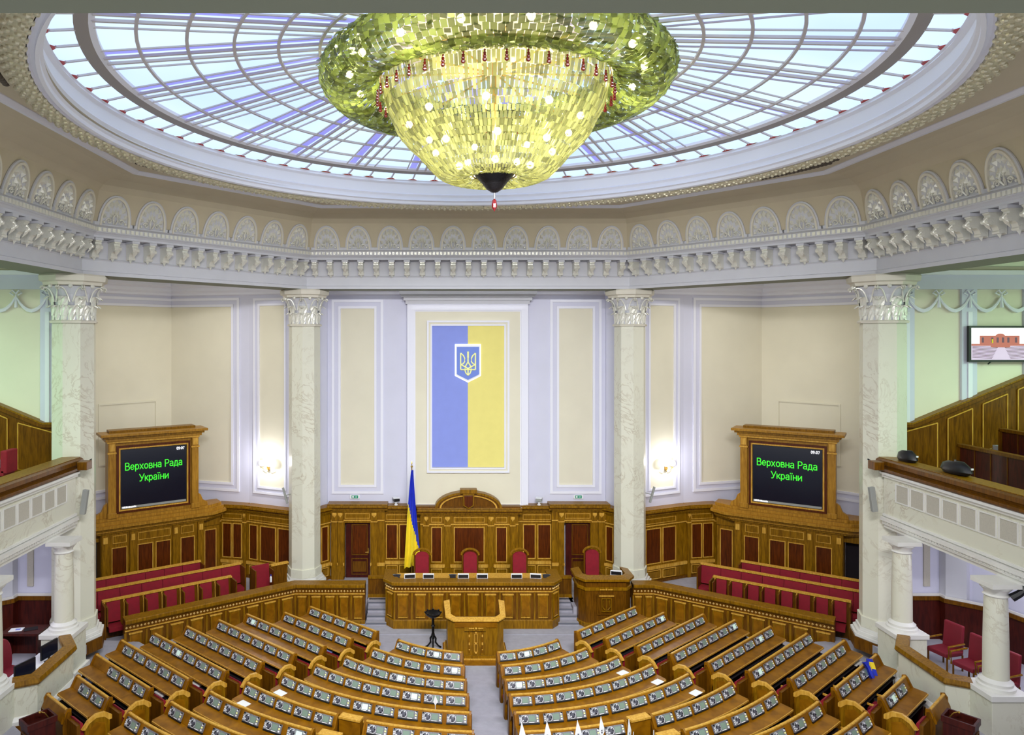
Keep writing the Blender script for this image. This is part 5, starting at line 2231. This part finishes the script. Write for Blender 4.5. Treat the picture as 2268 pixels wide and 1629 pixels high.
        q.sweep(path, [(0, 1.5), (0, 2.28), (.16, 2.28), (.16, 1.5)] if s < 0 else [(0, 1.5), (0, 2.28), (.16, 2.28), (.16, 1.5)], 'marble', pclosed=True)
        q.build('wall', r)
        q = MB()
        q.M = Mr
        q.sweep(path, [(-.07, 1.48), (-.07, 1.56), (-.02, 1.64), (.02, 1.64), (.02, 1.48)], 'marblew', pclosed=True)
        q.build('base_moulding', r)
        q = MB()
        q.M = Mr
        q.sweep(path, [(-.09, 1.15), (-.09, 1.48), (.02, 1.48), (.02, 1.15)], 'oakd', pclosed=True)
        q.build('wooden_plinth', r)
        q = MB()
        q.M = Mr
        q.sweep(path, [(-.05, 2.28), (-.08, 2.33), (-.06, 2.42), (.20, 2.44), (.22, 2.40), (.20, 2.28)], 'oak', pclosed=True)
        q.build('top_rail', r)
    m = MB()
    a, b = S(10.75, 15)
    m.box(a, b, 8, 20.1, 1.2, 1.45, 'carpet')
    struct(m.build('floor_loggia_%s' % ('right' if s > 0 else 'left')), 'carpeted loggia floor ' + sd, 'floor')
    m = MB()
    # loggia: diagonal inner wall, pilaster, dark dado
    m.box(*S(11.9, 13.1), 19.7, 19.9, 1.4, 4.8, 'lav')
    m.M = Matrix.Identity(4)
    P = [(s * 13.1, 19.9), (s * 13.1, 19.5), (s * 13.45, 19.2), (s * 13.9, 18.6), (s * 14.5, 16.0), (s * 14.6, 8), (s * 14.7, 8), (s * 14.7, 19.9)]
    m.prism(P, 1.4, 4.8, 'lav')
    m.prism([(s * 12.9, 19.7), (s * 12.9, 19.45), (s * 13.25, 19.15), (s * 13.5, 19.3), (s * 13.3, 19.7)], 1.4, 4.8, 'plaster')
    m.box(*S(12.45, 12.62), 19.66, 19.7, 2.9, 4.3, 'insetgrey')
    struct(m.build('wall_loggia_%s' % ('right' if s > 0 else 'left')), 'lavender walls of the loggia under the balcony ' + sd, 'wall')
    m = MB()
    P = [(s * 11.6, 19.66), (s * 12.9, 19.66), (s * 12.9, 19.42), (s * 13.25, 19.12), (s * 13.85, 18.55), (s * 14.45, 16.0), (s * 14.5, 8.5)]
    Pp = P if s > 0 else P[::-1]
    m.sweep(Pp, [(0, 1.45), (0, 2.55), (-.05, 2.55), (-.05, 1.45)], 'darkw', pclosed=True)
    m.sweep(Pp, [(0, 2.55), (0, 2.66), (-.10, 2.66), (-.10, 2.55)], 'oakd', pclosed=True)
    m.sweep(Pp, [(0, 2.66), (0, 2.72), (-.06, 2.72), (-.06, 2.66)], 'marblew', pclosed=True)
    tag(m.build('loggia_dado'), 'dark red wooden dado round the loggia ' + sd, 'panelling', 'loggia dados')


for s in (-1, 1):
    gallery(s)
# ---------------------------------------------------------------- loggia furniture
def arm_chair(x, y, z, rz, label, proto=None):
    if proto:
        c = copy_tree(proto)
        c.location = (x, y, z)
        c.rotation_euler = (0, 0, rz)
        tag(c, label, 'chair', 'crimson loggia armchairs')
        return c
    r = empty('arm_chair', (x, y, z), rz)
    tag(r, label, 'chair', 'crimson loggia armchairs')
    m = MB()
    m.xprism([(.20, .40), (.30, .40), (.36, 1.12), (.27, 1.12)], -.25, .25, 'redd')
    m.build('backrest', r, bevel=.03)
    m = MB()
    m.box(-.26, .26, -.28, .28, .38, .50, 'redd')
    m.build('seat', r, bevel=.03)
    for q in (-1, 1):
        m = MB()
        m.tube([(q * .30, -.24, .38), (q * .30, -.26, .68), (q * .30, .26, .70)], .025, 'oak', 6)
        m.build('armrest', r)
        for yy in (-.24, .26):
            m = MB()
            m.tube([(q * .25, yy, 0), (q * .25, yy, .40)], .022, 'oakd', 6)
            m.build('leg', r)
    return r


a0 = arm_chair(11.75, 17.9, 1.45, math.radians(-75), 'farthest crimson armchair behind the parapet rail in the loggia on the rostrum side')
arm_chair(11.8, 17.1, 1.45, math.radians(-75), 'second crimson armchair behind the parapet rail in the loggia on the rostrum side', a0)
arm_chair(11.85, 16.3, 1.45, math.radians(-75), 'third crimson armchair, half hidden by the nearer round column, rostrum side', a0)
arm_chair(11.9, 14.6, 1.45, math.radians(-70), 'crimson armchair beyond the nearer round column at the photo edge, rostrum side', a0)


def office_chair(x, y, rz, label, proto=None):
    if proto:
        c = copy_tree(proto)
        c.location = (x, y, 1.45)
        c.rotation_euler = (0, 0, rz)
        tag(c, label, 'chair', 'red round-backed loggia chairs')
        return c
    r = empty('office_chair', (x, y, 1.45), rz)
    tag(r, label, 'chair', 'red round-backed loggia chairs')
    m = MB()
    m.M = Matrix.Translation((0, .22, .78)) @ Matrix.Rotation(-.12, 4, 'X')
    vs, n = [], 20
    for y in (-.05, .05):
        vs += [(.24 * abs(math.cos(2 * PI * i / n)) ** .8 * (1 if math.cos(2 * PI * i / n) > 0 else -1), y, .42 * abs(math.sin(2 * PI * i / n)) ** .8 * (1 if math.sin(2 * PI * i / n) > 0 else -1)) for i in range(n)]
    m.add(vs, [tuple(range(n)), tuple(range(n, 2 * n))] + [(i, (i + 1) % n, n + (i + 1) % n, n + i) for i in range(n)], 'redd')
    m.build('backrest', r, bevel=.03)
    m = MB()
    m.box(-.25, .25, -.28, .2, .42, .52, 'redd')
    m.build('seat', r, bevel=.04)
    m = MB()
    m.tube([(0, 0, .42), (0, 0, .08)], .03, 'black', 8)
    for i in range(5):
        a = 2 * PI * i / 5
        m.tube([(0, 0, .10), (.28 * math.cos(a), .28 * math.sin(a), .04)], .02, 'black', 5)
    m.build('pedestal', r)
    return r


o0 = office_chair(-11.35, 16.7, math.radians(70), 'red round-backed chair nearest the monitor in the flag-side loggia')
office_chair(-11.35, 15.9, math.radians(75), 'red round-backed chair in the middle of the flag-side loggia desk', o0)
office_chair(-11.5, 14.9, math.radians(75), 'red round-backed chair at the photo edge of the flag-side loggia desk', o0)
r = empty('loggia_desk', (-10.6, 16.2, 1.45))
tag(r, 'long white-topped desk behind the parapet of the flag-side loggia', 'desk')
m = MB()
m.box(-.28, .34, -.72, .95, .66, .72, 'white')
m.build('desk_top', r)
m = MB()
for y in (-.9, .85):
    m.box(-.26, .22, y, y + .04, 0, .66, 'darkw')
m.build('support', r)
for y, rz, lab in ((16.75, 1.35, 'black monitor standing on the white loggia desk, farther one'), (15.75, 1.2, 'black monitor standing on the white loggia desk, nearer one')):
    r = empty('monitor', (-10.42, y, 2.17), rz)
    tag(r, lab, 'monitor', 'monitors on the loggia desk')
    m = MB()
    m.box(-.26, .26, -.02, .02, .10, .44, 'black')
    m.build('monitor_case', r)
    m = MB()
    m.box(-.24, .24, -.025, -.02, .12, .42, 'screen')
    m.build('monitor_screen', r)
    m = MB()
    m.box(-.02, .02, -.02, .02, 0, .12, 'black')
    m.box(-.10, .10, -.06, .06, 0, .015, 'black')
    m.build('monitor_stand', r)
r = empty('side_table', (-12.0, 18.5, 1.45))
tag(r, 'dark wooden side table at the far end of the flag-side loggia', 'table')
m = MB()
m.box(-.5, .5, -.3, .3, .68, .74, 'darkw')
m.box(-.48, .48, .22, .28, 0, .68, 'darkw')
m.box(-.48, -.44, -.28, .28, 0, .68, 'darkw')
m.box(.44, .48, -.28, .28, 0, .68, 'darkw')
m.build('table_top', r)
for x, y, rz, lab, k in ((-12.2, 18.45, .2, 'white sheet of paper with blue print on the loggia side table', 'paper'), (-11.85, 18.5, .5, 'dark blue folder beside the paper on the loggia side table', 'void')):
    m = MB()
    m.M = fr(x, y, 2.19, rz)
    m.box(-.16, .16, -.11, .11, 0, .012, k)
    if k == 'paper':
        m.box(-.02, .10, -.05, .05, .012, .014, 'mblue')
    tag(m.build('paper_sheet' if k == 'paper' else 'folder'), lab, 'paper' if k == 'paper' else 'folder')
for i, (x, y, rz, lab) in enumerate(((-10.42, 16.45, .3, 'pale paper between the two monitors on the loggia desk'), (-10.42, 17.15, .1, 'cream paper stack at the far end of the loggia desk'), (-10.45, 16.05, .5, 'loose paper by the nearer monitor on the loggia desk'))):
    m = MB()
    m.M = fr(x, y, 2.17, rz)
    m.box(-.15, .15, -.11, .11, 0, .02, 'paper')
    tag(m.build('paper_sheet'), lab, 'paper', 'papers on the loggia desk')

for y, x, s, lab in ((17.6, 13.95, 1, 'twin globe wall lamp glowing in the loggia behind the nearer column'), ):
    wall_lamp(13.75, 16.9, 3.55, math.radians(-80), lab, None, 25)
wall_lamp(-13.9, 16.6, 3.55, math.radians(80), 'twin globe wall lamp in the flag-side loggia', None, 18)
r = empty('security_camera', (11.15, 14.75, 4.45))
tag(r, 'black and grey camera hanging under the rostrum-side balcony beside the round column', 'camera')
m = MB()
m.box(-.08, .08, -.12, .12, .12, .25, 'speaker')
m.build('mount', r)
m = MB()
m.tube([(0, 0, .14), (-.10, .05, .02), (-.22, .10, -.08)], [.06, .08, .09], 'black', 8)
m.build('camera_body', r)

# ---------------------------------------------------------------- television
r = empty('television', (PX(2212, 20.15), 20.12, PZ(762, 20.15)))
tag(r, 'wall television showing the hall, on the pale gallery wall above the sloping panelling', 'television')
k = 20.15 / FPX
W, H = 70 * k, 40 * k
m = MB()
m.box(-W, W, -.05, .04, -H, H, 'black')
m.tube([(-W * .3, -.02, -H), (-W * .4, -.04, -H - .06)], .02, 'black', 5)
m.build('casing', r)
m = MB()
w, h = W - .06, H - .06
m.box(-w, w, -.055, -.05, -h, h, 'tvwhite')
m.box(-w * .72, w * .62, -.058, -.055, 0, h * .50, 'tvpink')
m.add([(w * (.0 + .16 * math.cos(PI * i / 8)) - w * .03, -.058, h * (.5 + .14 * math.sin(PI * i / 8))) for i in range(9)], [tuple(range(9))], 'tvpink')
for x in (-.62, -.3, -.12, .06, .24, .5):
    m.box(w * x - .03, w * x + .03, -.06, -.058, h * .08, h * .40, 'tvdark')
m.box(-w, w, -.058, -.055, -h * .12, 0, 'tvpink')
m.box(-w * .35, w * .3, -.061, -.058, -h * .22, -.01, 'tvpink')
m.box(-w, w, -.057, -.055, -h, -h * .12, 'tvlav')
for i in range(9):
    z = -h * (.2 + .085 * i)
    for q in (-1, 1):
        a, b = sorted((q * w * .12 + q * .02 * i, q * w * .97))
        m.add([(a, -.06, z + (.03 if a < 0 else -.01) * 1), (b, -.06, z + (-.01 if a < 0 else .03)), (b, -.06, z - .014 + (-.01 if a < 0 else .03)), (a, -.06, z - .014 + (.03 if a < 0 else -.01))], [(0, 1, 2, 3)], 'tvdark')
m.box(-w * .32, -w * .27, -.062, -.06, h * .05, h * .3, 'yellow')
m.build('picture', r)

# ---------------------------------------------------------------- small wall things
for n, (px, lab) in enumerate(((786, 'green emergency exit sign over the doorway beside the standing flag'), (1281, 'green emergency exit sign over the doorway beside the side rostrum'))):
    r = empty('exit_sign', (PX(px, 27.55), 27.58, PZ(1101, 27.55)))
    tag(r, lab, 'exit sign', 'exit signs over the doorways')
    m = MB()
    m.box(-.19, .19, -.05, .02, -.08, .08, 'white')
    m.build('housing', r, bevel=.01)
    m = MB()
    m.box(-.13, .13, -.056, -.05, -.055, .055, 'signgreen')
    m.box(-.10, -.04, -.06, -.056, -.035, .035, 'white')
    m.add([(.0, -.06, -.01), (.0, -.06, .01), (.05, -.06, .01), (.05, -.06, .03), (.09, -.06, 0), (.05, -.06, -.03), (.05, -.06, -.01)], [(0, 1, 2, 3, 4, 5, 6)], 'white')
    m.build('pictogram', r)
for px, q, lab in ((877, 1, 'white and black surveillance camera on the panelling beside the flag top'), (1194, -1, 'white and black surveillance camera on the panelling near the side rostrum doorway')):
    r = empty('surveillance_camera', (PX(px, 27.3), 27.3, 3.34))
    tag(r, lab, 'camera', 'surveillance cameras on the panelling')
    m = MB()
    m.lathe([(.001, 0), (.07, 0), (.07, .03), (.03, .05), (.03, .10), (.001, .10)], 'white', 10)
    m.box(-.05, .05, -.06, .06, .08, .20, 'white')
    m.build('mount', r)
    m = MB()
    m.M = Matrix.Rotation(q * .3, 4, 'Z')
    m.box(-.11, .11, -.16, .10, .17, .27, 'black' if q > 0 else 'speaker')
    m.box(-.12, .12, -.10, .12, .26, .30, 'white')
    m.build('camera_body', r)
for x, y, z, rz, tl, lab in ((PX(632, 25.6), 25.6, PZ(1098, 25.6), 0, -.28, 'slim grey column speaker tilted off the inner column, flag side'),
                             (PX(1444, 25.6), 25.6, PZ(1096, 25.6), 0, .28, "slim grey column speaker tilted off the inner column, rostrum side"),
                             (PX(188, 18.9), 18.9, PZ(1112, 18.9), 0, .14, 'slim pale column speaker on the outer column, flag side'),
                             (PX(1932, 18.9), 18.9, PZ(1106, 18.9), 0, -.14, "slim pale column speaker on the outer column, rostrum side")):
    r = empty('column_speaker', (x, y, z))
    tag(r, lab, 'speaker', 'slim speakers on the columns')
    big = y < 20
    hh = .33 if big else .30
    m = MB()
    m.M = Matrix.Rotation(tl, 4, 'Y')
    m.box(-.07 if big else -.03, .07 if big else .03, -.08, .03, -hh, hh, 'speaker')
    m.build('cabinet', r, bevel=.01)
    m = MB()
    m.tube([(0, 0, -.05), (0.1 if x > 0 else -.1, .12, -.1)] if big else [(0, 0, 0), (.16 if x < 0 else -.16, .25, 0)], .02, 'speaker', 5)
    m.build('wall_bracket', r)

# black equipment on the balcony rail and a cloth in the right gallery
for x, y, z, sx, sy, lab in ((11.2, 18.5, 6.70, .16, .22, 'small black bag on the balcony rail next to the marble column'), (11.22, 16.8, 6.72, .18, .30, 'larger black bag lying on the balcony rail'),
                             (14.0, 19.0, 6.55, .25, .3, 'dark blue cloth lying at the end of a gallery bench')):
    m = MB()
    m.M = Matrix.Translation((x, y, z))
    m.lathe([(.001, -.12), (.8, -.12), (1.0, -.02), (.85, .10), (.5, .17), (.001, .18)], 'black' if x < 13 else 'blue', 12)
    for v in range(len(m.v)):
        px_, py_, pz_ = m.v[v]
        m.v[v] = (x + (px_ - x) * sx, y + (py_ - y) * sy * 1.6, z + (pz_ - z) * (1 + .2 * math.sin(v)))
    m.cbox((sx * .2, -sy * 1.5, .08), (.05, .02, .04), 'white' if x < 13 else 'blue')
    tag(m.build('equipment' if x < 13 else 'cloth', smooth=True), lab, 'equipment' if x < 13 else 'cloth')
# red seats in the left gallery
for i, (px, lab) in enumerate(((-22, 'crimson gallery seat cut by the photo edge, flag side'), (20, 'crimson gallery seat next to the sloping panelling, flag side'))):
    x = PX(px, 18.6)
    r = empty('gallery_chair', (x, 18.6, 5.95))
    tag(r, lab, 'chair', 'crimson seats in the flag-side gallery')
    m = MB()
    m.box(-.09, .09, -.25, .25, .35, .95, 'red')
    m.build('backrest', r, bevel=.03)
    m = MB()
    m.box(-.45, 0, -.25, .25, .30, .42, 'red')
    m.box(-.40, -.05, -.2, .2, 0, .30, 'darkw')
    m.build('seat', r)

# ---------------------------------------------------------------- voting booths at the outer ends
for s, lab in ((-1, 'dark wooden box stand at the lower outer corner, flag side'), (1, 'dark wooden box stand at the lower outer corner, rostrum side')):
    X_, Y = row_pt(RK[9] + .46, t=1.02, s=s)
    r = empty('box_stand', (X_, Y, 1.35), s * A40)
    tag(r, lab, 'stand', 'dark box stands at the outer corners')
    m = MB()
    m.box(-.20, .20, -.25, .25, 0, .80, 'darkw')
    m.frame(-.15, .15, .1, .7, .02, -.27, -.25, 'oakd')
    m.build('body', r)
    m = MB()
    for a, b, c, d in ((-.22, .22, -.28, -.24), (-.22, .22, .24, .28), (-.22, -.18, -.24, .24), (.18, .22, -.24, .24)):
        m.box(a, b, c, d, .80, .92, 'darkw')
    m.build('rim', r)
    m = MB()
    m.tube([(0, .2, .82), (0, .12, .95), (0, .05, 1.0)], .012, 'brass', 5)
    m.ball((0, .03, 1.0), .025, 'brass', 6)
    m.build('brass_fitting', r)
# free end panels of the tenth row (red backed)
# ---------------------------------------------------------------- papers and pennants on the desks
random.seed(21)
PAP = [(5, -1, 5.0, 'white sheet at the outer end of the sixth curved row, left of the aisle'), (4, -1, 5.2, 'white sheet at the outer end of the fifth curved row, left of the aisle'),
       (3, 1, 4.6, 'white sheet at the outer end of the fourth curved row, right of the aisle'), (4, 1, 5.3, 'white sheet at the outer end of the fifth curved row, right of the aisle'),
       (2, 1, 3.7, 'white sheet at the outer end of the third curved row, right of the aisle')]
for k, s, ln, lab in PAP:
    r_ = RK[k] + .38
    a = s * (A40 - .02 - .18 / r_)
    x, y = row_pt(r_, a=a)
    m = MB()
    m.M = fr(x, y, FZ[k] + .728, a)
    m.box(-.15, .15, -.10, .10, 0, .006, 'paper')
    tag(m.build('paper_sheet'), lab, 'paper', 'paper sheets on the curved desks')
for k, s, t, lab, c in ((7, -1, 3.1, 'light blue folder under the eighth straight desk, left block', 'mblue'), (6, 1, 3.9, 'white papers on the shelf of the seventh straight desk, right block', 'paper'),
                        (2, 1, 3.6, 'white papers on the shelf of the third straight desk, right block', 'paper'), (5, -1, 2.6, 'white papers on the shelf of the sixth straight desk, left block', 'paper'),
                        (5, -1, 1.6, 'folded white papers near the aisle end of the sixth straight desk, left block', 'paper'), (1, -1, 1.5, 'pale blue papers on the second straight desk, left block', 'mblue'),
                        (6, -1, 1.5, 'white papers near the aisle end of the seventh straight desk, left block', 'paper')):
    x, y = row_pt(RK[k] + .37, t=t, s=s)
    m = MB()
    m.M = fr(x, y, FZ[k] + .551, s * A40)
    m.box(-.17, .17, -.07, .06, 0, .03, c)
    tag(m.build('papers'), lab, 'papers', 'papers left on the straight desks')
# blue and yellow cloth
x, y = row_pt(RK[7] - .02, t=2.7, s=1)
m = MB()
m.M = fr(x, y, FZ[7] + .86, A40)
vs = []
for i in range(7):
    for j in range(6):
        u, v = i / 6 - .5, j / 5
        vs.append((u * .56 * (1 - .3 * v) + .03 * math.sin(v * 5), -.08 - .16 * v + .04 * math.sin(u * 14), .22 - .34 * v + .03 * math.cos(u * 11)))
n = len(vs)
vs += [(a, b + .02, c) for a, b, c in vs]
fs, fy = [], []
for i in range(6):
    for j in range(5):
        q = (i * 6 + j, i * 6 + j + 1, i * 6 + j + 7, i * 6 + j + 6)
        tgt = fy if (i in (2, 3, 4) and j in (1, 2)) else fs
        tgt.append(q)
        tgt.append(tuple(n + w for w in q[::-1]))
m.add(vs, fs, 'blue')
m.add(vs, fy, 'yellow')
tag(m.build('blue_yellow_cloth'), 'crumpled blue and yellow cloth hung over the eighth straight desk, right block', 'cloth')
# white pennants on thin sticks
PEN = [(1155, 1600, 'white pennant nearest the centre aisle'), (1211, 1598, 'second white pennant from the centre aisle'), (1279, 1596, 'third white pennant from the centre aisle'),
       (1331, 1588, 'tilted white pennant with dark letters, fourth from the aisle'), (1393, 1594, 'narrow white pennant beside the wooden divider'),
       (1448, 1618, 'low white pennant beyond the wooden divider'), (1403, 1622, 'tiny white pennant tip below the divider')]
p0 = None
for i, (px, py, lab) in enumerate(PEN):
    Y = 13.55 + (.0 if py < 1610 else -.1)
    x, z = PX(px, Y), PZ(py, Y)
    r = empty('pennant', (x, Y, 1.60), .3 * (i - 2))
    tag(r, lab + ', right side desks', 'pennant', 'white pennants on the right side desks')
    h = z - 1.86
    m = MB()
    m.tube([(0, 0, 0), (0, 0, h + .26)], .006, 'white', 5)
    m.lathe([(.001, 0), (.05, 0), (.05, .012), (.001, .02)], 'white', 10)
    m.build('stick', r)
    m = MB()
    w = .08
    m.add([(0, 0, h + .26), (w, .01, h + .02), (w * 1.1, .02, h - .06), (.02, 0, h - .16), (-w * .6, -.01, h - .02),
           (0, .01, h + .26), (w, .02, h + .02), (w * 1.1, .03, h - .06), (.02, .01, h - .16), (-w * .6, 0, h - .02)],
          [(0, 1, 2, 3, 4), (9, 8, 7, 6, 5)], 'paper')
    m.box(.0, .035, -.006, -.003, h - .06, h - .04, 'grille')
    m.box(.0, .03, -.006, -.003, h - .02, h + .0, 'grille')
    m.build('cloth', r)
x, y = PX(964, 16.1), 16.1
r = empty('pennant', (x, y, 1.27))
tag(r, 'single white pennant on a stick left of the centre aisle', 'pennant')
m = MB()
m.tube([(0, 0, 0), (0, 0, .40)], .007, 'white', 5)
m.lathe([(.001, 0), (.05, 0), (.05, .012), (.001, .02)], 'white', 10)
m.build('stick', r)
m = MB()
m.add([(0, 0, .40), (.06, .01, .26), (.0, 0, .16), (-.04, 0, .26), (0, .01, .40), (.06, .02, .26), (.0, .01, .16), (-.04, .01, .26)], [(0, 1, 2, 3), (7, 6, 5, 4)], 'paper')
m.build('cloth', r)
# microphone on the side box ledge
r = empty('bottle', (PX(600, 24.3), 24.3, 1.40))
tag(r, 'small blue-capped bottle standing on the studded barrier ledge', 'bottle')
m = MB()
m.lathe([(.001, 0), (.035, 0), (.035, .16), (.015, .2), (.015, .22), (.001, .22)], 'white', 10)
m.build('bottle_body', r)
m = MB()
m.lathe([(.001, .22), (.018, .22), (.018, .26), (.001, .26)], 'blue', 8)
m.build('cap', r)
